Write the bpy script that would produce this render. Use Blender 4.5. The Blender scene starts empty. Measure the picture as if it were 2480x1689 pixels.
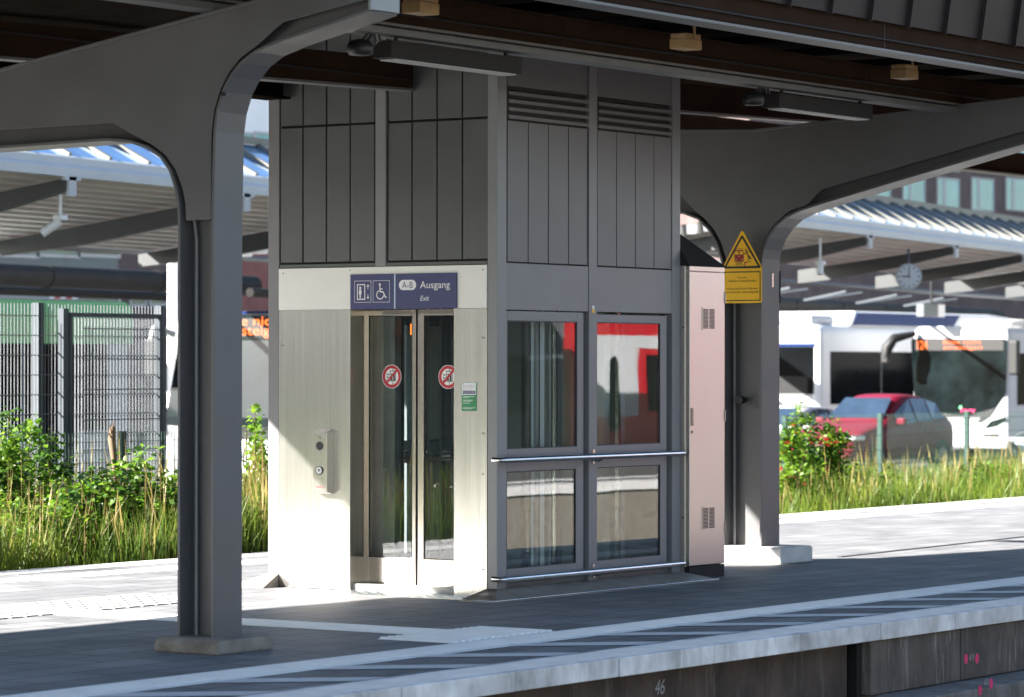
import bpy, math, random
import numpy as np
from mathutils import Vector, Matrix
random.seed(7); rng = np.random.default_rng(7)
C = bpy.context.scene.collection
R = math.radians
PI = math.pi

# ------------------------------------------------------------------ camera
CAM = np.array([-20.2596, -13.9824, 1.695])
FPX = 8147.26; YAW = R(34.3595); PIT = R(.2937); ROL = R(.0373)
fw = np.array([math.cos(YAW)*math.cos(PIT), math.sin(YAW)*math.cos(PIT), math.sin(PIT)])
r0 = np.array([math.sin(YAW), -math.cos(YAW), 0]); u0 = np.cross(r0, fw)
r2 = math.cos(ROL)*r0+math.sin(ROL)*u0; u2 = -math.sin(ROL)*r0+math.cos(ROL)*u0

def at(x, y, ax, val):
    """where the sight line through a point of the photo (2324 px wide copy) meets the plane ax = val"""
    x *= 1.06713; y *= 1.06713
    d = fw + r2*(x-1240)/FPX - u2*(y-844.5)/FPX
    i = 'xyz'.index(ax)
    return CAM + d*((val-CAM[i])/d[i])

cd = bpy.data.cameras.new('camera'); cam = bpy.data.objects.new('camera', cd); C.objects.link(cam)
M = Matrix(((r2[0], u2[0], -fw[0], CAM[0]), (r2[1], u2[1], -fw[1], CAM[1]), (r2[2], u2[2], -fw[2], CAM[2]), (0, 0, 0, 1)))
cam.matrix_world = M
cd.sensor_width = 36; cd.lens = FPX/2480*36; cd.clip_start = .5; cd.clip_end = 3000
cd.dof.use_dof = True; cd.dof.focus_distance = 24.2; cd.dof.aperture_fstop = 3.6
bpy.context.scene.camera = cam

# ------------------------------------------------------------------ world
sc = bpy.context.scene
SUNV = Vector((-1.1, 1.0, .77)).normalized()      # towards the sun
w = bpy.data.worlds.new('World'); sc.world = w; w.use_nodes = True
nt = w.node_tree; nt.nodes.clear()
sky = nt.nodes.new('ShaderNodeTexSky'); sky.sky_type = 'NISHITA'; sky.sun_disc = False
sky.sun_elevation = math.asin(SUNV.z); sky.sun_rotation = math.atan2(SUNV.x, SUNV.y)
sky.air_density = 1.0; sky.dust_density = .6; sky.ozone_density = 1.0
bg = nt.nodes.new('ShaderNodeBackground'); bg.inputs[1].default_value = .05
ow = nt.nodes.new('ShaderNodeOutputWorld')
nt.links.new(sky.outputs[0], bg.inputs[0]); nt.links.new(bg.outputs[0], ow.inputs[0])
sl = bpy.data.lights.new('sun', 'SUN'); sl.energy = 5.0; sl.angle = R(.5); sl.color = (1, .95, .88)
so = bpy.data.objects.new('sun', sl); C.objects.link(so)
so.rotation_euler = (-SUNV).to_track_quat('-Z', 'Y').to_euler(); so.location = (-20, 20, 20)
sc.view_settings.view_transform = 'Standard'; sc.view_settings.look = 'None'
sc.view_settings.exposure = 2.65; sc.view_settings.gamma = 1

# ------------------------------------------------------------------ materials
MATS = {}
def mat(name, col, rough=.5, metal=0, var=.12, scale=6, bump=0, stretch=(1, 1, 1), coat=0, spec=.5, rvar=0):
    m = bpy.data.materials.new(name); m.use_nodes = True; MATS[name] = m
    n = m.node_tree; b = n.nodes['Principled BSDF']
    b.inputs['Roughness'].default_value = rough; b.inputs['Metallic'].default_value = metal
    b.inputs['Specular IOR Level'].default_value = spec
    if coat: b.inputs['Coat Weight'].default_value = coat; b.inputs['Coat Roughness'].default_value = .05
    tc = n.nodes.new('ShaderNodeTexCoord'); mp = n.nodes.new('ShaderNodeMapping'); mp.inputs['Scale'].default_value = stretch
    n.links.new(tc.outputs['Object'], mp.inputs[0])
    nz = n.nodes.new('ShaderNodeTexNoise'); nz.inputs['Scale'].default_value = scale; nz.inputs['Detail'].default_value = 6
    nz.inputs['Roughness'].default_value = .6
    n.links.new(mp.outputs[0], nz.inputs['Vector'])
    cr = n.nodes.new('ShaderNodeValToRGB'); cr.color_ramp.elements[0].position = .3; cr.color_ramp.elements[1].position = .7
    cr.color_ramp.elements[0].color = tuple(c*(1-var) for c in col)+(1,)
    cr.color_ramp.elements[1].color = tuple(min(1, c*(1+var)) for c in col)+(1,)
    n.links.new(nz.outputs['Fac'], cr.inputs[0]); n.links.new(cr.outputs[0], b.inputs['Base Color'])
    if rvar:
        mr = n.nodes.new('ShaderNodeMapRange'); mr.inputs[1].default_value = .3; mr.inputs[2].default_value = .7
        mr.inputs[3].default_value = rough-rvar; mr.inputs[4].default_value = rough+rvar
        n.links.new(nz.outputs['Fac'], mr.inputs[0]); n.links.new(mr.outputs[0], b.inputs['Roughness'])
    if bump:
        bp = n.nodes.new('ShaderNodeBump'); bp.inputs['Strength'].default_value = bump; bp.inputs['Distance'].default_value = .01
        n.links.new(nz.outputs['Fac'], bp.inputs['Height']); n.links.new(bp.outputs[0], b.inputs['Normal'])
    return m

def glass(name, tint, ior=1.6, rough=.0, add=.0):
    m = bpy.data.materials.new(name); m.use_nodes = True; MATS[name] = m
    n = m.node_tree; n.nodes.clear()
    o = n.nodes.new('ShaderNodeOutputMaterial'); mx = n.nodes.new('ShaderNodeMixShader')
    t = n.nodes.new('ShaderNodeBsdfTransparent'); t.inputs[0].default_value = tint+(1,)
    g = n.nodes.new('ShaderNodeBsdfGlossy'); g.inputs['Roughness'].default_value = rough; g.inputs[0].default_value = (.95, .97, 1, 1)
    f = n.nodes.new('ShaderNodeFresnel'); f.inputs[0].default_value = ior
    a = n.nodes.new('ShaderNodeMath'); a.inputs[1].default_value = add; a.use_clamp = True
    nz = n.nodes.new('ShaderNodeTexNoise'); nz.inputs['Scale'].default_value = 1.3
    tc = n.nodes.new('ShaderNodeTexCoord'); bp = n.nodes.new('ShaderNodeBump'); bp.inputs['Strength'].default_value = .03; bp.inputs['Distance'].default_value = .02
    n.links.new(tc.outputs['Object'], nz.inputs['Vector']); n.links.new(nz.outputs[0], bp.inputs['Height']); n.links.new(bp.outputs[0], g.inputs['Normal'])
    n.links.new(f.outputs[0], a.inputs[0]); n.links.new(a.outputs[0], mx.inputs[0])
    n.links.new(t.outputs[0], mx.inputs[1]); n.links.new(g.outputs[0], mx.inputs[2]); n.links.new(mx.outputs[0], o.inputs[0])
    return m

def emit(name, col, s):
    m = bpy.data.materials.new(name); m.use_nodes = True; MATS[name] = m
    n = m.node_tree; b = n.nodes['Principled BSDF']; b.inputs['Base Color'].default_value = (.01, .01, .01, 1)
    b.inputs['Emission Color'].default_value = col+(1,); b.inputs['Emission Strength'].default_value = s
    return m

def leafmat(name, c1, c2, trans=.5, scale=9):
    m = bpy.data.materials.new(name); m.use_nodes = True; MATS[name] = m
    n = m.node_tree; n.nodes.clear()
    o = n.nodes.new('ShaderNodeOutputMaterial'); mx = n.nodes.new('ShaderNodeMixShader'); mx.inputs[0].default_value = trans
    d = n.nodes.new('ShaderNodeBsdfPrincipled'); d.inputs['Roughness'].default_value = .45
    t = n.nodes.new('ShaderNodeBsdfTranslucent')
    tc = n.nodes.new('ShaderNodeTexCoord'); nz = n.nodes.new('ShaderNodeTexNoise'); nz.inputs['Scale'].default_value = scale; nz.inputs['Detail'].default_value = 4
    cr = n.nodes.new('ShaderNodeValToRGB'); cr.color_ramp.elements[0].position = .32; cr.color_ramp.elements[1].position = .68
    cr.color_ramp.elements[0].color = c1+(1,); cr.color_ramp.elements[1].color = c2+(1,)
    n.links.new(tc.outputs['Object'], nz.inputs['Vector']); n.links.new(nz.outputs[0], cr.inputs[0])
    n.links.new(cr.outputs[0], d.inputs['Base Color']); n.links.new(cr.outputs[0], t.inputs[0])
    n.links.new(d.outputs[0], mx.inputs[1]); n.links.new(t.outputs[0], mx.inputs[2]); n.links.new(mx.outputs[0], o.inputs[0])
    return m

def paving(name, c1, c2, cm, bw, bh, rot=0, mortar=.004, rough=.7):
    m = bpy.data.materials.new(name); m.use_nodes = True; MATS[name] = m
    n = m.node_tree; b = n.nodes['Principled BSDF']; b.inputs['Roughness'].default_value = rough
    tc = n.nodes.new('ShaderNodeTexCoord'); mp = n.nodes.new('ShaderNodeMapping'); mp.inputs['Rotation'].default_value = (0, 0, rot)
    br = n.nodes.new('ShaderNodeTexBrick'); br.inputs['Scale'].default_value = 1; br.inputs['Brick Width'].default_value = bw; br.inputs['Row Height'].default_value = bh
    br.inputs['Mortar Size'].default_value = mortar; br.inputs['Mortar Smooth'].default_value = .3; br.inputs['Bias'].default_value = -.1
    br.inputs['Color1'].default_value = c1+(1,); br.inputs['Color2'].default_value = c2+(1,); br.inputs['Mortar'].default_value = cm+(1,)
    n.links.new(tc.outputs['Object'], mp.inputs[0]); n.links.new(mp.outputs[0], br.inputs['Vector'])
    nz = n.nodes.new('ShaderNodeTexNoise'); nz.inputs['Scale'].default_value = 1.7; nz.inputs['Detail'].default_value = 8; nz.inputs['Roughness'].default_value = .65
    n.links.new(tc.outputs['Object'], nz.inputs['Vector'])
    mr = n.nodes.new('ShaderNodeMapRange'); mr.inputs[1].default_value = .3; mr.inputs[2].default_value = .7; mr.inputs[3].default_value = .68; mr.inputs[4].default_value = 1.30
    n.links.new(nz.outputs[0], mr.inputs[0])
    mu = n.nodes.new('ShaderNodeMixRGB'); mu.blend_type = 'MULTIPLY'; mu.inputs[0].default_value = 1
    n.links.new(br.outputs['Color'], mu.inputs[1]); n.links.new(mr.outputs[0], mu.inputs[2]); n.links.new(mu.outputs[0], b.inputs['Base Color'])
    n2 = n.nodes.new('ShaderNodeTexNoise'); n2.inputs['Scale'].default_value = 60; n2.inputs['Detail'].default_value = 3
    n.links.new(tc.outputs['Object'], n2.inputs['Vector'])
    ad = n.nodes.new('ShaderNodeMath'); ad.operation = 'MULTIPLY_ADD'; ad.inputs[1].default_value = -2.0
    n.links.new(br.outputs['Fac'], ad.inputs[0]); n.links.new(n2.outputs[0], ad.inputs[2])
    bp = n.nodes.new('ShaderNodeBump'); bp.inputs['Strength'].default_value = .35; bp.inputs['Distance'].default_value = .004
    n.links.new(ad.outputs[0], bp.inputs['Height']); n.links.new(bp.outputs[0], b.inputs['Normal'])
    return m

mat('frame_paint', (.112, .110, .113), .42, var=.10, scale=2.2, rvar=.08)
mat('post_paint', (.235, .238, .240), .40, var=.06, scale=3, rvar=.08)
mat('cladding_paint', (.102, .106, .104), .40, var=.07, scale=2.5, rvar=.08)
mat('louvre_paint', (.150, .145, .148), .40, var=.05, scale=3)
mat('window_paint', (.205, .200, .208), .38, var=.05, scale=3)
mat('gap_black', (.006, .006, .007), .6, var=.1)
mat('header_white', (.86, .84, .79), .30, var=.04, scale=2)
mat('steel', (.56, .545, .52), .25, metal=1, var=.035, scale=1.6, stretch=(1, 1, .35), rvar=.015)
mat('steel_warm', (.54, .50, .46), .20, metal=1, var=.03, scale=1.6, stretch=(1, 1, .35), rvar=.025)
def brushed(name):
    m = MATS[name]; n = m.node_tree; b_ = n.nodes['Principled BSDF']
    tc = n.nodes['Texture Coordinate']; mp = n.nodes.new('ShaderNodeMapping'); mp.inputs['Scale'].default_value = (60, 60, .6)
    nz = n.nodes.new('ShaderNodeTexNoise'); nz.inputs['Scale'].default_value = 1.5; nz.inputs['Detail'].default_value = 5
    n.links.new(tc.outputs['Object'], mp.inputs[0]); n.links.new(mp.outputs[0], nz.inputs['Vector'])
    old = b_.inputs['Base Color'].links[0].from_socket
    mr = n.nodes.new('ShaderNodeMapRange'); mr.inputs[1].default_value = .3; mr.inputs[2].default_value = .7; mr.inputs[3].default_value = .84; mr.inputs[4].default_value = 1.06
    n.links.new(nz.outputs[0], mr.inputs[0])
    mu = n.nodes.new('ShaderNodeMixRGB'); mu.blend_type = 'MULTIPLY'; mu.inputs[0].default_value = 1
    n.links.new(old, mu.inputs[1]); n.links.new(mr.outputs[0], mu.inputs[2]); n.links.new(mu.outputs[0], b_.inputs['Base Color'])
    bp = n.nodes.new('ShaderNodeBump'); bp.inputs['Strength'].default_value = .06; bp.inputs['Distance'].default_value = .004
    n.links.new(nz.outputs[0], bp.inputs['Height'])
    b2 = n.nodes.new('ShaderNodeBump'); b2.inputs['Strength'].default_value = .10; b2.inputs['Distance'].default_value = .03
    n3 = n.nodes.new('ShaderNodeTexNoise'); n3.inputs['Scale'].default_value = 1.1; n3.inputs['Detail'].default_value = 1
    n.links.new(tc.outputs['Object'], n3.inputs['Vector']); n.links.new(n3.outputs[0], b2.inputs['Height']); n.links.new(bp.outputs[0], b2.inputs['Normal']); n.links.new(b2.outputs[0], b_.inputs['Normal'])
brushed('steel'); brushed('steel_warm')
mat('cabinet_steel', (.58, .55, .525), .32, metal=1, var=.03, scale=1.6, stretch=(1, 1, .35), rvar=.02)
mat('steel_bright', (.70, .70, .70), .16, metal=1, var=.05, scale=8, rvar=.05)
mat('steel_dark', (.34, .31, .28), .34, metal=1, var=.25, scale=5, rvar=.1)
mat('skirt_steel', (.34, .30, .26), .5, metal=.5, var=.35, scale=6, rvar=.12)
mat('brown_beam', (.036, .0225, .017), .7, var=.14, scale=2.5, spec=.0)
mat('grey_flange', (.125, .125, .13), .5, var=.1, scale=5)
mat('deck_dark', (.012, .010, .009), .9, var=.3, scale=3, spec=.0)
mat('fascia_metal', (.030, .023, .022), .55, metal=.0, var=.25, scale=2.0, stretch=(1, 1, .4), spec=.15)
mat('lamp_grey', (.030, .027, .027), .6, spec=.12, var=.06, scale=4)
mat('lamp_diffuser', (.40, .39, .38), .35, var=.05, scale=5)
mat('box_tan', (.34, .215, .095), .5, var=.2, scale=9)
mat('rubber_black', (.012, .012, .013), .45, var=.2)
mat('plastic_grey', (.30, .31, .32), .4)
mat('sign_blue', (.045, .050, .150), .35, var=.03)
mat('sign_white', (.80, .80, .80), .4, var=.02)
mat('clock_white', (.52, .54, .58), .4, var=.02)
mat('sign_lightblue', (.55, .70, .80), .4, var=.02)
mat('sign_yellow', (.98, .54, .008), .35, var=.03)
mat('ink_black', (.012, .012, .012), .45, var=.05)
mat('ink_red', (.45, .010, .025), .4, var=.05)
mat('train_red_ink', (.30, .015, .02), .4, var=.05)
mat('poster_green', (.03, .26, .09), .4, var=.25, scale=5)
mat('concrete', (.235, .205, .170), .85, var=.30, scale=9, bump=.5)
mat('concrete_light', (.62, .60, .57), .8, var=.13, scale=7, bump=.25)
mat('coping', (.80, .775, .76), .75, var=.10, scale=4.5, bump=.25)
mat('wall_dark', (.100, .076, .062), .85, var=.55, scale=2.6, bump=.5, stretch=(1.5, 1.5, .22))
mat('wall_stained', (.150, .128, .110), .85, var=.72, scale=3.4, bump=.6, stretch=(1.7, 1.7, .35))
mat('ledge_concrete', (.16, .15, .14), .85, var=.45, scale=5, bump=.5)
mat('paint_white', (.86, .86, .85), .7, var=.07, scale=5, bump=.15)
mat('stripe_white', (.62, .62, .62), .72, var=.10, scale=6, bump=.15)
mat('tactile_grey', (.30, .30, .295), .75, var=.12, scale=6)
mat('pink_paint', (.75, .03, .16), .6, var=.1)
paving('pavers', (.196, .197, .206), (.142, .145, .154), (.045, .045, .05), .60, .30, mortar=.009)
paving('pavers_far', (.12, .12, .115), (.10, .10, .098), (.06, .06, .06), .60, .30)
mat('asphalt', (.075, .075, .077), .9, var=.25, scale=3)
mat('soil', (.09, .085, .035), .95, var=.4, scale=2)
mat('ballast', (.062, .052, .044), .95, var=.6, scale=22, bump=1)
glass('window_glass', (.86, .92, .91), 1.6, add=.05)
glass('door_glass', (.80, .86, .82), 1.6, add=.02)
glass('cabin_glass', (.80, .90, .88), 1.5)
mat('shaft_steel', (.50, .47, .42), .4, metal=.1, var=.10, scale=3, stretch=(1, 1, .2))
mat('shaft_grey', (.30, .30, .29), .5, var=.2, scale=3)
mat('cabin_white', (.78, .80, .77), .35, var=.04)
mat('cabin_floor', (.05, .055, .06), .6)
# background
mat('bus_white', (.60, .61, .62), .4, var=.04, scale=1, spec=.3)
mat('bus_green', (.15, .66, .28), .35, var=.04, scale=1, coat=.3)
mat('bus_blue', (.004, .020, .095), .4, var=.04, scale=1, spec=.1)
mat('bus_grey', (.33, .34, .35), .4, var=.05, scale=1)
mat('dark_glass', (.004, .005, .006), .16, var=.3, scale=1.0, spec=.02)
mat('screen_glass', (.006, .010, .011), .16, var=.75, scale=1.1, spec=.06)
mat('bright_screen', (.010, .016, .018), .06, var=.3, scale=1.1, spec=.5)
mat('car_red', (.15, .006, .022), .4, metal=0, var=.06, scale=2, spec=.12)
mat('car_silver', (.40, .41, .42), .4, var=.05, scale=2, spec=.3)
mat('car_blue', (.025, .045, .065), .28, metal=.35, var=.06, scale=2, coat=.8)
mat('car_glass', (.02, .035, .06), .04, var=.2, scale=2, spec=.9)
mat('tyre', (.018, .018, .018), .8)
mat('alloy', (.45, .45, .46), .3, metal=.9)
mat('lamp_clear', (.55, .60, .62), .12, metal=.4)
mat('magenta', (.55, .09, .28), .5)
mat('orange', (.75, .20, .03), .5)
mat('bar_cream', (.17, .165, .14), .5, var=.05, spec=.2)
mat('canopy_white', (.44, .455, .48), .45, var=.05, scale=2)
mat('canopy_soffit', (.55, .54, .54), .55, var=.06, scale=2)
mat('canopy_steel', (.030, .034, .036), .5, var=.12, scale=2)
mat('pipe_dark', (.022, .021, .020), .6, var=.15, scale=2, spec=.08)
mat('sky_glass', (.16, .38, .70), .10, metal=.75, var=.25, scale=.6, spec=.6)
mat('brick_dark', (.125, .085, .082), .85, var=.25, scale=1.2)
mat('brick_red', (.26, .10, .085), .85, var=.2, scale=2)
mat('teal_glass', (.10, .34, .37), .15, var=.25, scale=.5)
mat('teal_dark', (.035, .075, .072), .12, var=.7, scale=.6)
mat('facade_white', (.86, .87, .88), .6, var=.05, scale=.5)
mat('facade_grey', (.28, .28, .29), .6, var=.1, scale=.5)
mat('window_frame_grey', (.42, .40, .40), .5)
mat('galv', (.075, .086, .097), .6, metal=.0, var=.08, scale=5, spec=.1)
mat('galv_wire', (.17, .185, .20), .6, var=.08, scale=5, spec=.1)
mat('galv_dark', (.10, .115, .125), .45, metal=.3, var=.1, scale=5)
mat('fence_green', (.008, .045, .034), .45, var=.1, scale=5)
mat('bark', (.16, .11, .07), .9, var=.3, scale=14)
mat('tree_leafless', (.10, .07, .05), .9)
emit('led_orange', (1.0, .17, .02), .6)
mat('train_red', (.52, .010, .022), .3, var=.04, scale=1, coat=.3)
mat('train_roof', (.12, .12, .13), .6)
leafmat('grass_green', (.055, .120, .010), (.180, .235, .022), .5, 2.2)
leafmat('grass_dry', (.19, .145, .04), (.31, .24, .08), .35, 3)
leafmat('leaf_bright', (.080, .200, .010), (.22, .35, .03), .55, 5)
leafmat('leaf_dark', (.026, .090, .012), (.085, .175, .022), .45, 5)
leafmat('petal_red', (.55, .02, .05), (.70, .06, .05), .35, 5)
leafmat('tree_leaf', (.025, .07, .012), (.08, .15, .025), .4, 1.5)

def streaked(name, base, lime, dark):
    """old concrete: blotchy base, vertical run marks of pale lime and dark soot"""
    m = mat(name, base, .9, var=.5, scale=3.2, bump=.6, stretch=(1, 1, .7))
    n = m.node_tree; b_ = n.nodes['Principled BSDF']; col = b_.inputs['Base Color'].links[0].from_socket
    tc = n.nodes['Texture Coordinate']
    for (sx, sz, lo, hi, c, seed) in ((9, .9, .56, .70, lime, 3.1), (5, .55, .55, .72, dark, 7.7)):
        mp = n.nodes.new('ShaderNodeMapping'); mp.inputs['Scale'].default_value = (sx, sx, sz); mp.inputs['Location'].default_value = (seed, seed, seed)
        nz = n.nodes.new('ShaderNodeTexNoise'); nz.inputs['Scale'].default_value = 1.6; nz.inputs['Detail'].default_value = 7; nz.inputs['Roughness'].default_value = .7
        n.links.new(tc.outputs['Object'], mp.inputs[0]); n.links.new(mp.outputs[0], nz.inputs['Vector'])
        mr = n.nodes.new('ShaderNodeMapRange'); mr.inputs[1].default_value = lo; mr.inputs[2].default_value = hi; mr.inputs[4].default_value = .85
        n.links.new(nz.outputs[0], mr.inputs[0])
        mx = n.nodes.new('ShaderNodeMixRGB'); mx.inputs[2].default_value = c+(1,)
        n.links.new(mr.outputs[0], mx.inputs[0]); n.links.new(col, mx.inputs[1]); col = mx.outputs[0]
    n.links.new(col, b_.inputs['Base Color'])
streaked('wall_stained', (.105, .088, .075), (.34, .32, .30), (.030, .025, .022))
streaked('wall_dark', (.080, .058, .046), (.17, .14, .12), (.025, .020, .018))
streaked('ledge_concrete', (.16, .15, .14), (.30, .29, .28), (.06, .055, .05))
streaked('coping_face', (.76, .73, .71), (.80, .78, .76), (.60, .57, .55))
# ------------------------------------------------------------------ mesh builder
class MB:
    def __init__(s): s.v = []; s.f = []; s.m = []; s.sm = []
    def add(s, vs, fs, mi=0, smooth=False):
        o = len(s.v); s.v += [tuple(map(float, p)) for p in vs]
        for f in fs: s.f.append(tuple(o+i for i in f)); s.m.append(mi); s.sm.append(smooth)
        return s
    def box(s, x0, x1, y0, y1, z0, z1, mi=0):
        x0, x1 = min(x0, x1), max(x0, x1); y0, y1 = min(y0, y1), max(y0, y1); z0, z1 = min(z0, z1), max(z0, z1)
        vs = [(x, y, z) for z in (z0, z1) for y in (y0, y1) for x in (x0, x1)]
        return s.add(vs, [(0, 2, 3, 1), (4, 5, 7, 6), (0, 1, 5, 4), (2, 6, 7, 3), (0, 4, 6, 2), (1, 3, 7, 5)], mi)
    def obox(s, c, ax, ay, az, mi=0):
        """box centred on c with half-axis vectors"""
        c = np.array(c, float); ax, ay, az = (np.array(a, float) for a in (ax, ay, az))
        vs = [c+i*ax+j*ay+k*az for k in (-1, 1) for j in (-1, 1) for i in (-1, 1)]
        return s.add(vs, [(0, 2, 3, 1), (4, 5, 7, 6), (0, 1, 5, 4), (2, 6, 7, 3), (0, 4, 6, 2), (1, 3, 7, 5)], mi)
    def beam(s, a, b, wd, h, mi=0, up=(0, 0, 1)):
        a = np.array(a, float); b = np.array(b, float); d = b-a; L = np.linalg.norm(d); d /= L
        sd = np.cross(d, np.array(up, float)); sd /= np.linalg.norm(sd); uu = np.cross(sd, d)
        return s.obox((a+b)/2, d*L/2, sd*wd/2, uu*h/2, mi)
    def prism(s, poly, axes, lo, hi, mi=0):
        """poly in the plane of the two named axes, extruded along the third"""
        third = [a for a in 'xyz' if a not in axes][0]
        def P(p, t):
            q = {axes[0]: p[0], axes[1]: p[1], third: t}; return (q['x'], q['y'], q['z'])
        n = len(poly)
        vs = [P(p, lo) for p in poly]+[P(p, hi) for p in poly]
        return s.add(vs, [tuple(range(n))[::-1], tuple(range(n, 2*n))]+[(i, (i+1) % n, n+(i+1) % n, n+i) for i in range(n)], mi)
    def strip(s, pts, axes, lo, hi, t, mi=0):
        """a plate of thickness t bent along a polyline (thickness to the left of the line)"""
        third = [a for a in 'xyz' if a not in axes][0]
        p = np.array(pts, float); n = len(p)
        d = np.diff(p, axis=0); d /= np.linalg.norm(d, axis=1)[:, None]
        nr = np.stack([-d[:, 1], d[:, 0]], 1)
        q = []
        for i in range(n):
            if i == 0: o = nr[0]
            elif i == n-1: o = nr[-1]
            else:
                o = nr[i-1]+nr[i]; o /= max(.3, (o@o)/2)
            q.append(p[i]+o*t)
        def P(a, tt):
            k = {axes[0]: a[0], axes[1]: a[1], third: tt}; return (k['x'], k['y'], k['z'])
        for i in range(n-1):
            vs = [P(p[i], lo), P(p[i+1], lo), P(q[i+1], lo), P(q[i], lo), P(p[i], hi), P(p[i+1], hi), P(q[i+1], hi), P(q[i], hi)]
            fs = [(0, 3, 2, 1), (4, 5, 6, 7), (0, 1, 5, 4), (2, 3, 7, 6)]
            if i == 0: fs.append((0, 4, 7, 3))
            if i == n-2: fs.append((1, 2, 6, 5))
            s.add(vs, fs, mi)
        return s
    def tube(s, path, r, n=10, mi=0, cap=True):
        p = [np.array(a, float) for a in path]; rings = []
        rr = r if isinstance(r, (list, tuple)) else [r]*len(p)
        prev = None
        for i in range(len(p)):
            d = p[min(i+1, len(p)-1)]-p[max(i-1, 0)]; d = d/np.linalg.norm(d)
            if prev is None:
                a = np.array((0, 0, 1.)) if abs(d[2]) < .9 else np.array((1., 0, 0))
                a = np.cross(d, a)
            else: a = prev-d*(prev@d)
            a /= np.linalg.norm(a); prev = a; b = np.cross(d, a)
            rings.append([p[i]+rr[i]*(math.cos(2*PI*k/n)*a+math.sin(2*PI*k/n)*b) for k in range(n)])
        vs = [v for g in rings for v in g]; fs = []
        for i in range(len(p)-1):
            for k in range(n): fs.append((i*n+k, i*n+(k+1) % n, (i+1)*n+(k+1) % n, (i+1)*n+k))
        s.add(vs, fs, mi, True)
        if cap:
            s.add(rings[0], [tuple(range(n))[::-1]], mi); s.add(rings[-1], [tuple(range(n))], mi)
        return s
    def text(s, body, face, a0, b0, a1, b1, mi=0, shear=0, off=.001, fit='both'):
        """lettering laid into the rectangle a0..a1, b0..b1 of a Face (capital height = b1-b0)"""
        cu = bpy.data.curves.new('tmp', 'FONT'); cu.body = body; cu.size = 1; cu.shear = shear; cu.resolution_u = 4
        ob = bpy.data.objects.new('tmp', cu); C.objects.link(ob)
        dg = bpy.context.evaluated_depsgraph_get(); dg.update()
        me = bpy.data.meshes.new_from_object(ob.evaluated_get(dg))
        vs = [v.co.copy() for v in me.vertices]; fs = [tuple(p.vertices) for p in me.polygons]
        bpy.data.objects.remove(ob); bpy.data.curves.remove(cu); bpy.data.meshes.remove(me)
        if not vs: return s
        x0 = min(v.x for v in vs); x1 = max(v.x for v in vs)
        capz = .69
        sx = (a1-a0)/(x1-x0); sy = (b1-b0)/capz
        s.add([face(a0+(v.x-x0)*sx, b0+v.y*sy, off) for v in vs], fs, mi)
        return s
    def build(s, name, mats, parent=None, bevel=0, sub=0):
        me = bpy.data.meshes.new(name)
        base = np.array(parent['_b'] if parent is not None else (0, 0, 0), float)
        vs = (np.array(s.v)-base) if len(s.v) else np.zeros((0, 3))
        me.from_pydata(vs.tolist(), [], s.f)
        if isinstance(mats, str): mats = [mats]
        for k in mats: me.materials.append(MATS[k])
        me.polygons.foreach_set('material_index', s.m); me.polygons.foreach_set('use_smooth', s.sm)
        me.update()
        o = bpy.data.objects.new(name, me); C.objects.link(o)
        o['_b'] = tuple(base)
        if parent is not None: o.parent = parent
        if bevel:
            md = o.modifiers.new('b', 'BEVEL'); md.width = bevel; md.segments = 2; md.limit_method = 'ANGLE'; md.angle_limit = R(40)
        if sub:
            md = o.modifiers.new('s', 'SUBSURF'); md.levels = sub; md.render_levels = sub
        return o

class Face:
    """a flat frame on a wall: (a, b) along u and v, off outwards"""
    def __init__(s, o, u, v):
        s.o = np.array(o, float); s.u = np.array(u, float); s.v = np.array(v, float); s.n = np.cross(s.u, s.v)
    def __call__(s, a, b, off=0): return s.o+s.u*a+s.v*b+s.n*off

def poly(mb, F, pts, mi=0, off=.001): mb.add([F(a, b, off) for a, b in pts], [tuple(range(len(pts)))], mi)
def rect(mb, F, a0, b0, a1, b1, mi=0, off=.001): poly(mb, F, [(a0, b0), (a1, b0), (a1, b1), (a0, b1)], mi, off)
def frame(mb, F, a0, b0, a1, b1, t, mi=0, off=.001):
    rect(mb, F, a0, b0, a1, b0+t, mi, off); rect(mb, F, a0, b1-t, a1, b1, mi, off)
    rect(mb, F, a0, b0+t, a0+t, b1-t, mi, off); rect(mb, F, a1-t, b0+t, a1, b1-t, mi, off)
def disk(mb, F, ca, cb, r, mi=0, off=.001, n=28, ry=None):
    poly(mb, F, [(ca+r*math.cos(2*PI*k/n), cb+(ry or r)*math.sin(2*PI*k/n)) for k in range(n)], mi, off)
def ring(mb, F, ca, cb, ra, rb, mi=0, off=.001, n=32, t0=0, t1=2*PI):
    for k in range(n):
        p, q = t0+(t1-t0)*k/n, t0+(t1-t0)*(k+1)/n
        poly(mb, F, [(ca+ra*math.cos(p), cb+ra*math.sin(p)), (ca+rb*math.cos(p), cb+rb*math.sin(p)), (ca+rb*math.cos(q), cb+rb*math.sin(q)), (ca+ra*math.cos(q), cb+ra*math.sin(q))], mi, off)
def stroke(mb, F, pts, wd, mi=0, off=.001):
    for (a, b), (c, d) in zip(pts, pts[1:]):
        L = math.hypot(c-a, d-b); nx, ny = -(d-b)/L*wd/2, (c-a)/L*wd/2
        poly(mb, F, [(a-nx, b-ny), (c-nx, d-ny), (c+nx, d+ny), (a+nx, b+ny)], mi, off)

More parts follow.
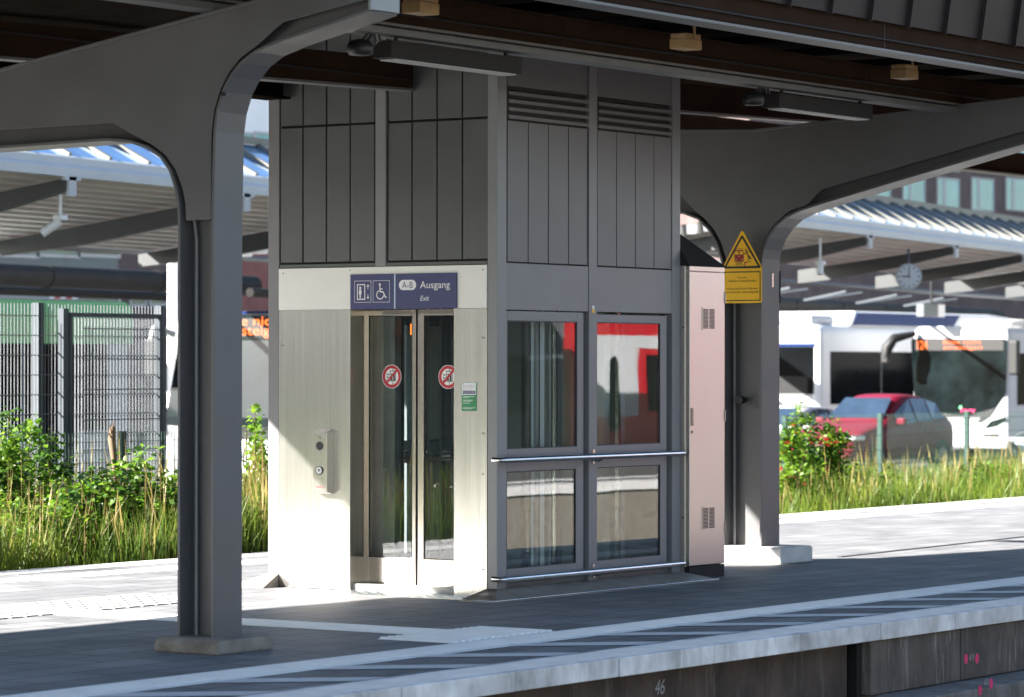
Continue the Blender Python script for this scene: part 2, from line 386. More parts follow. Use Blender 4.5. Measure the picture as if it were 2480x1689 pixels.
def thing(name, label, cat, loc=(0, 0, 0), group=None):
    o = bpy.data.objects.new(name, None); C.objects.link(o); o.location = loc; o['_b'] = tuple(loc)
    o['label'] = label; o['category'] = cat; o.empty_display_size = .2
    if group: o['group'] = group
    return o
def tag(o, label, cat, group=None):
    o['label'] = label; o['category'] = cat
    if group: o['group'] = group
    return o
def struct(o, kind='structure'): o['kind'] = kind; return o
def copy_thing(root, delta, label, group=None):
    def cp(o, par):
        c = o.copy(); C.objects.link(c)
        if par is not None: c.parent = par
        for ch in list(o.children): cp(ch, c)
        return c
    r = cp(root, None); r.location = Vector(root.location)+Vector(delta); r['label'] = label
    if group: r['group'] = group
    return r
BOX = lambda *a: MB().box(*a)

# ================================================================== GROUND AND PLATFORM
def sheet(name, x0, x1, y0, y1, z, m, n=1):
    return struct(MB().add([(x0, y0, z), (x1, y0, z), (x1, y1, z), (x0, y1, z)], [(0, 1, 2, 3)]).build(name, m))
sheet('ground', -900, 1500, 12.5, 1500, -.62, 'asphalt')
sheet('track_bed', -900, 1500, -60, -3.2, -1.15, 'ballast')
# planted bank between the far platform edge and the bus station
b = MB(); b.add([(-60, 5.1, -.30), (110, 5.1, -.30), (110, 9.2, -.34), (-60, 9.2, -.34), (110, 12.6, -.60), (-60, 12.6, -.60)], [(0, 1, 2, 3), (3, 2, 4, 5)])
struct(b.build('verge_ground', 'soil'))
# platform body and paving
struct(BOX(-60, 110, -2.95, 4.7, -1.15, -.03).build('platform_body', 'concrete'))
b = MB(); b.box(-60, 110, -3.11, 4.72, -.03, 0)
struct(b.build('platform_paving', 'pavers'))
b = MB(); x = -60
while x < 110: b.box(x, x+1.993, 4.724, 5.1, -.14, .004); x += 2
struct(b.build('far_platform_edge', 'coping'))
# near coping, slabs with open joints, ribbed walking face
b = MB(); x = -.613-1.066*54; i = 0
while x < 100:
    b.box(x+.005, x+1.061, -3.495+random.uniform(-.004, .004), -3.114, -.108, .003); x += 1.066
struct(b.build('platform_edge', 'coping_face', bevel=.006))
b = MB(); x = -30
while x < 40:
    b.box(x, x+.014, -3.44, -3.18, .003, .0065); x += .032
struct(b.build('edge_grip_ribs', 'coping'))
# white guide line
b = MB(); x = -60
while x < 100: b.box(x+.002, x+.598, -2.50, -2.115, .001, .005); x += .6
struct(b.build('guide_line', 'paint_white'))
b = MB(); x = -30
while x < 40:
    b.box(x, x+.035, -2.44, -2.17, .005, .0085); x += .075
struct(b.build('guide_line_studs', 'paint_white'))
# hatching
b = MB(); k = -60
for k in range(-30, 60):
    xa = -5.423+.953*k
    b.add([(xa, -2.506, .004), (xa+.30, -2.506, .004), (xa+.30+.54, -3.105, .004), (xa+.54, -3.105, .004)][::-1], [(3, 2, 1, 0)][::-1])
struct(b.build('edge_hatching', 'stripe_white'))
# white guide strip running across the platform and its ribbed field at the edge line
b = MB(); y = -1.52
while y < 4.3: b.box(-3.12, -2.70, y+.003, y+.297, .001, .005); y += .3
struct(b.build('cross_guide_strip', 'paint_white'))
b = MB()
for k in range(9):
    a = -3.09+.046*k; b.box(a, a+.016, -1.5, 4.2, .005, .008)
struct(b.build('cross_strip_ribs', 'paint_white'))
b = MB(); b.box(-3.52, -2.40, -2.112, -1.53, .001, .005)
x = -3.50
while x < -2.44: b.box(x, x+.034, -2.10, -1.535, .005, .0145); x += .08
struct(b.build('ribbed_tactile_field', 'paint_white'))
b = MB(); x = -3.7
while x < -1.3:
    y = 1.50
    while y < 2.25:
        b.box(x+.016, x+.134, y+.016, y+.134, .001, .007); y += .15
    x += .15
struct(b.build('paving_tactile_field', 'tactile_grey'))
b = MB(); b.box(-60, 100, 4.05, 4.42, .001, .004); struct(b.build('far_guide_line', 'paint_white'))
# checker plate in front of the lift door
b = MB(); b.box(-.42, .02, .05, 1.36, .001, .005)
for i in range(8):
    for j in range(24):
        cx, cy = -.40+.052*i, .07+.053*j
        s_ = 1 if (i+j) % 2 else -1
        b.obox((cx+.02, cy+.02, .0065), (.014, .014*s_, 0), (-.003*s_, .003, 0), (0, 0, .0016))
struct(b.build('threshold_plate', 'steel'))
# cable duct line in the far paving
b = MB(); b.beam((6.0, .45, .003), (13.0, .82, .003), .05, .004); struct(b.build('paving_joint', 'gap_black'))

# retaining wall below the platform
wl = thing('platform_wall', 'dark stained concrete wall under the platform edge with a ledge', 'wall', (0, -3.3, -1.15))
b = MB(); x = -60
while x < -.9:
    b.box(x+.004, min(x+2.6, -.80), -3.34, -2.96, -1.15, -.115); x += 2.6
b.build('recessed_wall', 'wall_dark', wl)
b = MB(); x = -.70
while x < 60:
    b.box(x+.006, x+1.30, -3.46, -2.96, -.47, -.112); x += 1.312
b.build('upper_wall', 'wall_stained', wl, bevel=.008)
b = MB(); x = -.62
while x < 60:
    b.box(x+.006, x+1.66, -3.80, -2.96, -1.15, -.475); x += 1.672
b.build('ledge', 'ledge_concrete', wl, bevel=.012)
BOX(-.775, -.715, -3.40, -2.96, -1.15, -.112).build('joint_strip', 'gap_black', wl)
FW = Face((0, -3.4605, 0), (1, 0, 0), (0, 0, 1))
FL = Face((0, -3.8005, 0), (1, 0, 0), (0, 0, 1))
FR = Face((0, -3.3405, 0), (1, 0, 0), (0, 0, 1))
b = MB()
pa = at(2192, 1496, 'y', -3.4605); pb = at(2217, 1495, 'y', -3.4605)
for p in (pa, pb): disk(b, FW, p[0], p[2], .028, 0, .002, ry=.036)
b.text('419', FW, pa[0]+.05, pa[2]-.02, pb[0]-.045, pa[2]+.03, 1, off=.002)
pa = at(2224, 1567, 'y', -3.8005); pb = at(2249, 1552, 'y', -3.8005)
for p in (pa, pb): disk(b, FL, p[0], p[2], .028, 0, .002, ry=.036)
b.text('419', FL, pa[0]+.06, pa[2]+.02, pb[0]-.04, pa[2]+.07, 1, off=.002)
p = at(1486, 1578, 'y', -3.3405)
b.text('46', FR, p[0], p[2], p[0]+.11, p[2]+.09, 1, off=.002, shear=.25)
b.build('painted_marks', ['pink_paint', 'plastic_grey'], wl)

# opposite platform (where the photographer stands) and what lies beyond it, seen in the lift's glass
struct(BOX(-80, 140, -17.6, -12.45, -1.15, -.02).build('opposite_platform_body', 'concrete'))
sheet('opposite_platform_paving', -80, 140, -17.6, -12.85, .0, 'pavers_far')
b = MB(); b.box(-80, 140, -12.85, -12.40, -.12, .004); b.box(-80, 140, -13.7, -13.35, .001, .005); struct(b.build('opposite_platform_edge', 'coping'))
rl = thing('railway_track', 'pair of steel rails on concrete sleepers beside the platform wall', 'railway track', (0, -5.2, -1.1))
for q in (-4.48, -5.92): MB().box(-60, 100, q-.035, q+.035, -1.0, -.86).build('rail', 'steel_dark', rl)
b = MB(); x = -30
while x < 40: b.box(x, x+.26, -6.5, -3.9, -1.14, -1.0); x += .65
b.build('sleepers', 'concrete', rl)
tr = thing('regional_train', 'red regional train with a white band standing beyond the opposite platform', 'train', (30, -21, -1))
ty = -19.2
def tbox(nm, x0, x1, z0, z1, m, dy=0, par=tr): return BOX(x0, x1, ty-2.8+dy, ty+dy, z0, z1).build(nm, m, par)
tbox('body', 30.25, 110, -.55, 3.3, 'train_red')
tbox('shaded_coach', 4, 30.0, -.55, 3.3, 'train_roof')  # dark grey body colour stands in for shade on this stretch of red train
b = MB(); b.prism([(ty-2.7, 3.3), (ty-.1, 3.3), (ty-.5, 3.75), (ty-2.3, 3.75)], 'yz', 4.1, 110); b.build('roof', 'train_roof', tr)
b = MB(); b.box(4, 30.0, ty, ty+.011, 1.80, 1.88); b.box(30.9, 110, ty, ty+.012, 2.0, 2.25); b.box(31.0, 32.45, ty, ty+.012, .75, 1.999)
for xd in (47, 71): b.box(xd, xd+4.6, ty, ty+.014, -.3, 1.999)
b.build('white_band', 'bus_white', tr)
for xd in (30.55, 47, 71):
    for e in ((.9,) if xd < 31 else (.9, 2.9)):
        b = MB(); b.prism([(xd+e+.1, .5), (xd+e+.24, .5), (xd+e+.34, .6), (xd+e+.34, 1.75), (xd+e+.24, 1.85), (xd+e+.1, 1.85), (xd+e, 1.75), (xd+e, .6)], 'xz', ty, ty+.03); b.build('door_window', 'dark_glass', tr)
for x in list(np.arange(5, 29, 2.2))+list(np.arange(32.75, 46, 2.2))+list(np.arange(53, 70, 2.2)): BOX(x, x+1.75, ty, ty+.02, .85, 1.88).build('side_window', 'dark_glass', tr)
FT = Face((0, ty+.021, 0), (-1, 0, 0), (0, 0, 1))
b = MB(); x = 33.6
for s_ in (0, 1, 2): ring(b, FT, -33.35, 1.72-.18*s_, .07, .1, 0, .002)
rect(b, FT, -33.5, 1.2, -33.2, 1.23, 0, .002); frame(b, FT, -33.5, .92, -33.2, 1.12, .03, 0, .002)
b.build('white_lettering', 'sign_white', tr)
b = MB(); x = 19
while x < 108: b.box(x-12, x-9, ty-2.5, ty-.3, -1.0, -.55); x += 4.2
b.build('underframe', 'gap_black', tr)

orf = thing('opposite_roof', 'flat roof over the opposite platform, mirrored dark in the windows', 'roof', (12, -15.5, 4))
BOX(-4, 27.0, -18.0, -13.0, 4.0, 4.25).build('roof_slab', 'deck_dark', orf)
BOX(27.0, 125, -15.24, -13.0, 4.0, 4.25).build('roof_slab', 'deck_dark', orf)
for x in (-2, 4): BOX(x-.12, x+.12, -15.6, -15.36, 0, 4.0).build('column', 'frame_paint', orf)
# ================================================================== CANOPY OF THE PLATFORM
def steel_frame(label, x0, x1, rightprof, leftprof, top, base_y, zb, coverR, coverL, fl=.02, tip=None):
    """rightprof: (y,z) from column foot on the -Y side up the knee to the arm tip; leftprof the same on the +Y side"""
    t = thing('steel_frame', label, 'canopy frame', ((x0+x1)/2, (base_y[0]+base_y[1])/2, 0), 'steel frames carrying the platform roof')
    xc = (x0+x1)/2
    # web plate
    outline = list(rightprof)+list(top)+list(reversed(leftprof))
    b = MB(); b.prism(outline, 'yz', xc-.012, xc+.012); b.build('web_plate', 'frame_paint', t)
    # box-like cover plates of the knee, flush with the flange edges
    cov = list(coverR)+list(top)+list(reversed(coverL))
    b = MB(); b.prism(cov, 'yz', x0+.010, x0+.022); b.prism(cov, 'yz', x1-.022, x1-.010); b.build('knee_plate', 'frame_paint', t, bevel=.002)
    b = MB(); b.strip(rightprof, 'yz', x0, x1, fl); b.build('outer_flange', 'frame_paint', t, bevel=.003)
    b = MB(); b.strip([p for p in leftprof], 'yz', x0, x1, -fl); b.build('inner_flange', 'frame_paint', t, bevel=.003)
    b = MB(); b.strip([(p[0], p[1]) for p in top], 'yz', x0-.012, x1+.012, fl); b.build('top_flange', 'frame_paint', t, bevel=.003)
    if tip:
        b = MB(); b.box(x0-.004, x1+.004, tip[0]-.02, tip[0], tip[1], tip[2]); b.build('end_plate', 'post_paint', t, bevel=.003)
    BOX(x0-.001, x1+.001, base_y[0]-.0015, base_y[0]+.01, rightprof[1][1]-.003, rightprof[1][1]+.003).build('weld_seam', 'deck_dark', t)
    # pipe in the corner of the column
    b = MB(); b.tube([(x0+.10, base_y[1]-.045, zb), (x0+.10, base_y[1]-.045, 2.45), (x0+.085, base_y[1]-.03, 2.62)], .011, 8); b.build('conduit', 'post_paint', t)
    return t
yr, yl = -1.267, -1.03
rp = [(yr, .06), (yr, 2.56), (-1.272, 2.75), (-1.279, 3.0), (-1.281, 3.08), (-1.30, 3.20), (-1.345, 3.32), (-1.405, 3.41), (-1.49, 3.49), (-1.602, 3.551), (-1.80, 3.606), (-2.17, 3.684), (-2.43, 3.742)]
lp = [(yl, .06), (yl, 2.56), (-1.022, 2.66), (-1.0, 2.76), (-.955, 2.87), (-.88, 2.955), (-.78, 3.015), (-.64, 3.055), (-.45, 3.075), (.443, 3.06), (2.2, 3.05)]
tp = [(-2.43, 3.945), (-1.708, 3.838), (-.345, 3.634), (.444, 3.514), (2.2, 3.26)]
cR = [(yr+.008, 2.56), (-1.259, 2.96), (-1.262, 3.08), (-1.281, 3.205), (-1.328, 3.33), (-1.392, 3.425), (-1.48, 3.508), (-1.60, 3.572), (-1.795, 3.70), (-2.425, 3.80)]
cL = [(yl-.035, 2.56), (-1.06, 2.66), (-1.035, 2.76), (-.98, 2.87), (-.905, 2.955), (-.80, 3.02), (-.667, 3.08), (-.49, 3.165), (.434, 3.158), (2.19, 3.15)]
f1 = steel_frame('nearer dark grey steel frame whose column stands alone left of the lift', -4.82, -4.55, rp, lp, tp, (yr, yl), .06, cR, cL, tip=(-2.43, 3.735, 4.02))
b = MB(); b.prism([(-5.00, 0), (-4.47, 0), (-4.47, .06), (-4.51, .085), (-4.96, .085), (-5.00, .06)], 'xz', -1.47, -.98)
b.build('concrete_footing', 'concrete', f1, bevel=.012)
b = MB(); b.tube([(-4.82, -1.37, 3.30), (-4.85, -1.37, 3.30)], .012, 8); b.build('bolt', 'gap_black', f1)
yr, yl = .597, .95
rp = [(yr, .13), (yr, 2.53), (.592, 2.62), (.575, 2.70), (.53, 2.80), (.45, 2.90), (.35, 2.975), (.22, 3.03), (.05, 3.075), (-.676, 3.25), (-1.9, 3.533), (-3.0, 3.79)]
lp = [(yl, .13), (yl, 2.53), (.97, 2.62), (1.02, 2.76), (1.10, 2.885), (1.21, 2.985), (1.36, 3.04), (1.6, 3.06), (4.5, 3.06)]
tp = [(-3.0, 4.02), (-1.9, 3.882), (.66, 3.713), (1.398, 3.74), (4.5, 3.83)]
cR = [(yr+.008, 2.53), (.596, 2.63), (.58, 2.71), (.538, 2.81), (.458, 2.91), (.36, 2.985), (.30, 3.025), (.14, 3.065), (-.006, 3.196), (-1.9, 3.623), (-2.95, 3.86)]
cL = [(yl-.04, 2.53), (.945, 2.64), (.99, 2.77), (1.07, 2.89), (1.16, 2.98), (1.244, 3.039), (1.398, 3.19), (4.45, 3.17)]
f2 = steel_frame('farther dark grey steel frame behind the metal cabinet, carrying the yellow sign', 4.84, 5.15, rp, lp, tp, (yr, yl), .13, cR, cL)
b = MB(); b.prism([(4.74, 0), (5.30, 0), (5.30, .12), (5.28, .14), (4.76, .14), (4.74, .12)], 'xz', .33, 1.25)
b.build('concrete_footing', 'concrete_light', f2, bevel=.012)
b = MB(); b.tube([(4.99, .82, 1.40), (4.90, .82, 1.40)], .022, 10); b.tube([(4.93, .82, 1.40), (4.87, .82, 1.40)], .035, 10); b.build('padlock_bolt', 'gap_black', f2)

# roof: purlins, deck, fascia
rf = thing('platform_roof', 'long dark brown platform roof on beams above the lift', 'roof', (0, 0, 3.8))
def ibeam(nm, x0, x1, y, zb, zt, m='brown_beam', fwd=.09, dz=0, fm='grey_flange'):
    """zb..zt with an optional rise dz per metre along x; wide light lower flange"""
    z = lambda x, q: q+dz*x
    b = MB()
    def seg(ya, yb_, za, zb_, mi):
        vs = [(x, yy, z(x, q)) for x in (x0, x1) for yy, q in ((ya, za), (yb_, za), (yb_, zb_), (ya, zb_))]
        b.add(vs, [(0, 1, 2, 3), (7, 6, 5, 4), (0, 4, 5, 1), (1, 5, 6, 2), (2, 6, 7, 3), (3, 7, 4, 0)], mi)
    seg(y-.012, y+.012, zb+.018, zt, 0); seg(y-fwd, y+fwd, zb, zb+.018, 1); seg(y-.045, y-.012, zb+.018, zt, 0); seg(y-fwd, y+fwd, zt, zt+.018, 0)
    return b.build(nm, [m, fm], rf)
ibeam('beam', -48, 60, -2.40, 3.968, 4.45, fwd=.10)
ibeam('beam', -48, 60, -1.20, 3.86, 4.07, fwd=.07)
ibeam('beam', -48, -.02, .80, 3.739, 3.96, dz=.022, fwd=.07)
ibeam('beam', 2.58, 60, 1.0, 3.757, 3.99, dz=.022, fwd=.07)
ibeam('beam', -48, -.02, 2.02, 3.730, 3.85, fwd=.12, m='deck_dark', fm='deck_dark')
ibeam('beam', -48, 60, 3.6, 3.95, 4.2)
# joints of the cover boards on the beams
b = MB()
for y, z0, z1, xs in ((-1.247, 3.88, 4.06, (-1.0, 1.15, 3.35)), (-2.447, 3.99, 4.2, (1.4,))):
    for x in xs: b.box(x-.004, x+.004, y-.001, y+.03, z0, z1)
b.build('joint_line', 'gap_black', rf)
# cable tray under the second beam
b = MB(); b.box(-13, 22, -1.215, -1.185, 3.84, 3.86); b.strip([(-1.29, 3.84), (-1.29, 3.800), (-1.11, 3.800), (-1.11, 3.84)], 'yz', -13, 22, .004); b.build('cable_tray', 'grey_flange', rf)
b = MB(); b.tube([(-48, -1.262, 3.945), (60, -1.262, 3.945)], .011, 6); b.tube([(-48, -2.462, 4.06), (60, -2.462, 4.06)], .010, 6); b.tube([(-48, .745, 3.80), (-.05, .745, 3.82)], .010, 6); b.build('conduit', 'lamp_grey', rf)
b = MB(); x = -12.5
while x < 21:
    b.box(x-.02, x+.02, -2.38, 1.5, 4.235, 4.30); x += 1.17
b.build('cross_ribs', 'deck_dark', rf)
eave = [(-48, 5.65, 3.81), (-7.5, 5.6, 3.81), (-.5, 5.42, 4.0), (2.1, 5.15, 4.2), (8, 4.8, 4.42), (22, 4.6, 4.9), (60, 4.6, 5.0)]
b = MB()
for p, q in zip(eave, eave[1:]):
    for (z0_, z1_, zz) in ((4.46, 4.46, 0),):
        vs = [(p[0], -2.46, 4.46), (q[0], -2.46, 4.46), (q[0], q[1]+.06, q[2]+.36), (p[0], p[1]+.06, p[2]+.36)]
        vs += [(v[0], v[1], v[2]+.06) for v in vs]
        b.add(vs, [(3, 2, 1, 0), (4, 5, 6, 7), (0, 1, 5, 4), (1, 2, 6, 5), (2, 3, 7, 6), (3, 0, 4, 7)])
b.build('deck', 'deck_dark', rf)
b = MB()
for p, q in zip(eave, eave[1:]): b.beam((p[0], p[1], p[2]+.17), (q[0], q[1], q[2]+.17), .12, .34)
b.build('eave_beam', 'brown_beam', rf)
# standing-seam fascia towards the near track
b = MB(); x = -.12-.583*82
while x < 60:
    tilt = random.uniform(-.004, .004)
    vs = [(x+.004, -2.50, 4.18), (x+.579, -2.50-tilt, 4.178), (x+.579, -2.62, 4.95), (x+.004, -2.62, 4.95)]
    vs += [(p[0], p[1]+.02, p[2]) for p in vs]
    b.add(vs, [(0, 1, 2, 3), (7, 6, 5, 4), (0, 4, 5, 1), (1, 5, 6, 2), (3, 2, 6, 7), (0, 3, 7, 4)])
    b.add([(x-.006, -2.50, 4.16), (x+.006, -2.50, 4.16), (x+.006, -2.535, 4.16), (x-.006, -2.535, 4.16), (x-.006, -2.62, 4.95), (x+.006, -2.62, 4.95), (x+.006, -2.655, 4.95), (x-.006, -2.655, 4.95)],
          [(0, 1, 2, 3), (7, 6, 5, 4), (0, 4, 5, 1), (1, 5, 6, 2), (2, 6, 7, 3), (3, 7, 4, 0)])
    x += .583
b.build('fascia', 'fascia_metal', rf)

# luminaires under the second beam
def lum(x0, x1, label):
    t = thing('platform_lamp', label, 'lamp', ((x0+x1)/2, -1.2, 3.79), 'lamps under the platform roof')
    b = MB(); b.prism([(-1.25, 3.66), (-1.25, 3.77), (-1.15, 3.775), (-1.10, 3.72), (-1.10, 3.66)], 'yz', x0, x1); b.build('housing', 'lamp_grey', t, bevel=.004)
    b = MB(); b.box(x0+.05, x1-.05, -1.24, -1.12, 3.648, 3.659)
    b.build('diffuser', 'lamp_diffuser', t, bevel=.004)
    b = MB()
    for x in (x0+.12, x1-.12): b.box(x-.012, x+.012, -1.21, -1.19, 3.77, 3.80)
    b.build('hanger', 'gap_black', t)
    return t
lum(-3.0, -1.52, 'long grey strip lamp under the roof in front of the lift')
lum(1.96, 3.45, 'long grey strip lamp under the roof above the metal cabinet')
def cam_dome(x, label):
    t = thing('loudspeaker', label, 'loudspeaker', (x, -1.15, 3.78), 'round black loudspeakers beside the lamps')
    b = MB(); rr = [.02, .07, .085, .085, .07, .03]; zz = [3.66, 3.665, 3.69, 3.72, 3.75, 3.765]
    b.tube([(x, -1.15, z) for z in zz], rr, 16); b.build('body', 'rubber_black', t)
    b = MB()
    for dx in (.0, .05): b.tube([(x+dx, -1.16, 3.75), (x+dx+.01, -1.2, 3.80), (x+dx+.06, -1.21, 3.81), (x+dx+.10, -1.2, 3.76)], .010, 7)
    b.build('cable', 'rubber_black', t)
cam_dome(-3.20, 'round black loudspeaker with looped cables beside the lamp before the lift')
cam_dome(1.74, 'round black loudspeaker beside the lamp above the cabinet')
bx = thing('junction_box', 'tan box hanging in the roof above the right half of the lift', 'junction box', (0, -1.63, 3.9), 'tan boxes hanging under the roof')
BOX(-.133, .078, -1.70, -1.56, 3.922, 3.992).build('case', 'box_tan', bx, bevel=.005)
BOX(-.128, .073, -1.695, -1.565, 3.994, 4.03).build('lid', 'box_tan', bx, bevel=.005)
b = MB(); b.box(-.03, -.005, -1.70, -1.69, 4.0, 4.25); b.build('bracket', 'box_tan', bx)
copy_thing(bx, (3.29, 0, .026), 'tan box hanging in the roof right of the lift, above the cabinet lamp')
copy_thing(bx, (-3.18, 0, -.027), 'tan box at the top edge beside the tip of the nearer frame')

# ================================================================== LIFT
lift = thing('elevator', 'grey clad platform lift with steel door front and four windows', 'elevator', (0, 0, 0))
W_, D_ = 2.554, 2.13
# corner posts
for (xa, xb, ya, yb_) in ((0, .116, -.002, .083), (2.437, 2.556, -.002, .116), (0, .10, 2.03, 2.132), (2.437, 2.556, 2.03, 2.132)):
    BOX(xa-.004, xb, ya-.002, yb_, .055, 4.3).build('corner_post', 'post_paint' if xa < 1 and ya < 1 else 'window_paint', lift, bevel=.004)
# black cores behind the cladding joints
b = MB(); b.box(.03, .05, .08, 2.04, 2.435, 4.3); b.box(.10, 2.45, .03, .05, 2.44, 4.3); b.box(.1, 2.45, 2.08, 2.1, 2.44, 4.3); b.box(2.50, 2.52, .1, 2.04, 2.44, 4.3)
b.box(0.03, 2.52, .03, 2.1, 4.25, 4.3)
b.build('inner_lining', 'gap_black', lift)
def strips(F, cols, z0, z1, mi=0, g=.010, t=.028):
    b = MB()
    for a0, a1 in cols:
        tl = [random.uniform(-.0035, .0) for _ in range(4)]
        P = [F(a0+g/2, z0, tl[0]), F(a1-g/2, z0, tl[1]), F(a1-g/2, z1, tl[2]), F(a0+g/2, z1, tl[3])]
        Q = [p-F.n*t for p in P]
        b.add(P+Q, [(0, 1, 2, 3), (7, 6, 5, 4), (0, 4, 5, 1), (1, 5, 6, 2), (2, 6, 7, 3), (3, 7, 4, 0)], mi)
    return b
FX = Face((0, 0, 0), (0, -1, 0), (0, 0, 1))      # the door side: a = -y
FY = Face((0, 0, 0), (1, 0, 0), (0, 0, 1))       # the window side: a = x
lc = [(-2.022, -1.801), (-1.801, -1.576), (-1.576, -1.351), (-1.351, -1.118)]
lc2 = [(-.998, -.773), (-.773, -.544), (-.544, -.315), (-.315, -.078)]
for z0, z1 in ((2.482, 3.508), (3.528, 4.28)):
    b = strips(FX, lc+lc2, z0, z1, g=.014); b.build('wall_cladding', 'cladding_paint', lift, bevel=.002)
BOX(-.006, .03, 1.012, 1.108, 2.44, 4.28).build('mullion', 'post_paint', lift, bevel=.003)
b = MB(); b.box(-.002, .03, 1.112, 2.022, 2.440, 2.466); b.box(-.002, .03, .085, 1.008, 2.440, 2.466); b.build('drip_rail', 'cladding_paint', lift, bevel=.002)
rc = [(.134, .408), (.408, .677), (.677, .951), (.951, 1.213)]
rc2 = [(1.350, 1.623), (1.623, 1.897), (1.897, 2.170), (2.170, 2.434)]
b = strips(FY, rc+rc2, 2.462, 3.500, g=.011); b.build('wall_cladding', 'louvre_paint', lift, bevel=.002)
b = strips(FY, [(.134, 1.213), (1.350, 2.434)], 3.757, 4.28, g=.004); b.build('wall_cladding', 'louvre_paint', lift, bevel=.002)
b = strips(FY, [(.120, 1.222), (1.343, 2.437)], 2.108, 2.452, g=.002); b.build('spandrel_panel', 'window_paint', lift, bevel=.002)
for a0, a1 in ((.134, 1.213), (1.350, 2.434)):
    b = MB()
    for k in range(4):
        z = 3.514+.058*k
        vs = []
        for x in (a0, a1): vs += [(x, -.012, z), (x, .03, z+.014), (x, .03, z+.046), (x, -.012, z+.026)]
        b.add(vs, [(0, 3, 2, 1), (4, 5, 6, 7), (0, 1, 5, 4), (1, 2, 6, 5), (2, 3, 7, 6), (3, 0, 4, 7)])
    b.build('louvre', 'louvre_paint', lift)
BOX(1.226, 1.340, -.004, .06, .06, 4.28).build('mullion', 'window_paint', lift, bevel=.003)
# windows of the platform side
def lift_window(x0, x1, z0, z1, gx0, gx1, gz0, gz1, y=0, sgn=1):
    b = MB(); ya, yb_ = y+.012*sgn, y+.05*sgn
    b.box(x0, gx0, ya, yb_, z0, z1); b.box(gx1, x1, ya, yb_, z0, z1); b.box(gx0, gx1, ya, yb_, z0, gz0); b.box(gx0, gx1, ya, yb_, gz1, z1)
    f = b.build('window', 'window_paint', lift, bevel=.003)
    b = MB(); t = .007
    yg = y+.022*sgn
    b.box(gx0, gx0+t, y+.014*sgn, yg, gz0, gz1); b.box(gx1-t, gx1, y+.014*sgn, yg, gz0, gz1); b.box(gx0, gx1, y+.014*sgn, yg, gz0, gz0+t); b.box(gx0, gx1, y+.014*sgn, yg, gz1-t, gz1)
    b.build('gasket', 'rubber_black', f)
    b = MB(); b.add([(gx0, yg, gz0), (gx1, yg, gz0), (gx1, yg, gz1), (gx0, yg, gz1)], [(0, 1, 2, 3) if sgn > 0 else (3, 2, 1, 0)]); b.build('pane', 'window_glass', f)
    return f
lift_window(.118, 1.172, 1.012, 2.100, .148, 1.087, 1.082, 2.028)
lift_window(1.336, 2.375, 1.012, 2.090, 1.361, 2.281, 1.084, 2.029)
lift_window(.118, 1.172, .100, .985, .142, 1.071, .199, .915)
lift_window(1.336, 2.375, .100, .985, 1.353, 2.282, .202, .917)
for z0, z1 in ((.100, .985), (1.012, 2.1)):
    lift_window(.118, 1.172, z0, z1, .148, 1.087, z0+.07, z1-.07, D_, -1)
    lift_window(1.336, 2.375, z0, z1, 1.361, 2.281, z0+.07, z1-.07, D_, -1)
b = MB(); b.box(1.178, 1.224, .03, .07, .06, 2.1); b.box(2.381, 2.436, .03, .07, .06, 2.1); b.box(.118, 2.436, .022, .06, .056, .098); b.box(.118, 2.436, .03, .06, .988, 1.01)
b.build('window_reveal', 'cladding_paint', lift)
b = MB(); b.box(1.178, 1.34, D_-.07, D_-.03, .06, 2.44); b.box(.1, 2.436, D_-.06, D_-.02, .056, .098); b.box(.1, 2.436, D_-.06, D_-.03, .988, 1.01); b.box(.1, 2.436, D_-.05, D_-.02, 2.1, 2.44)
b.build('window_reveal', 'cladding_paint', lift)
b = MB(); b.box(.03, .1, .09, 2.02, .0, .05); b.box(.05, 2.5, .06, 2.08, 0, .045); b.build('plinth', 'shaft_grey', lift)
# rear wall of the shaft
BOX(2.50, 2.55, .1, 2.05, 0, 4.3).build('rear_wall', 'shaft_steel', lift)
# stainless front
b = MB(); b.box(-.004, .03, 1.344, 2.026, .004, 2.118); b.build('front_panel', 'steel', lift, bevel=.002)
b = MB(); b.box(-.004, .03, .087, .385, .004, 2.118); b.build('front_panel', 'steel', lift, bevel=.002)
b = MB(); b.box(-.010, .03, .087, 2.026, 2.120, 2.436); b.build('header_panel', 'header_white', lift, bevel=.002)
b = MB(); b.box(.031, .26, 1.346, 1.366, .004, 2.13); b.box(.031, .26, .363, .383, .004, 2.13); b.box(.031, .26, .36, 1.37, 2.131, 2.15); b.build('door_jamb', 'steel_warm', lift, bevel=.002)
b = MB()
for (y, z) in ((1.98, 2.40), (1.34, 2.415), (.12, 2.40), (.12, 1.9), (.12, 1.2), (.12, .9), (.12, .2), (1.99, 1.85)):
    b.tube([(-.011, y, z), (-.013, y, z)], .005, 8)
b.build('screw', 'gap_black', lift)
def door_leaf(y0, y1, gy0, gy1, label):
    b = MB(); z0, z1, xa, xb = .006, 2.115, .200, .245
    b.box(xa, xb, gy0, y0, z0, z1); b.box(xa, xb, y1, gy1, z0, z1); b.box(xa, xb, gy1, gy0, z0, .245); b.box(xa, xb, gy1, gy0, 2.073, z1)
    d = b.build('door_leaf', 'steel_warm', lift, bevel=.002)
    b = MB(); b.add([(xa+.006, gy0, .245), (xa+.006, gy1, .245), (xa+.006, gy1, 2.073), (xa+.006, gy0, 2.073)], [(0, 1, 2, 3)]); b.build('pane', 'door_glass', d)
    b = MB(); t = .006
    b.box(xa-.001, xa+.004, gy0-t, gy0, .245, 2.073); b.box(xa-.001, xa+.004, gy1, gy1+t, .245, 2.073); b.box(xa-.001, xa+.004, gy1, gy0, .245, .251); b.box(xa-.001, xa+.004, gy1, gy0, 2.067, 2.073)
    b.build('gasket', 'rubber_black', d)
    return d
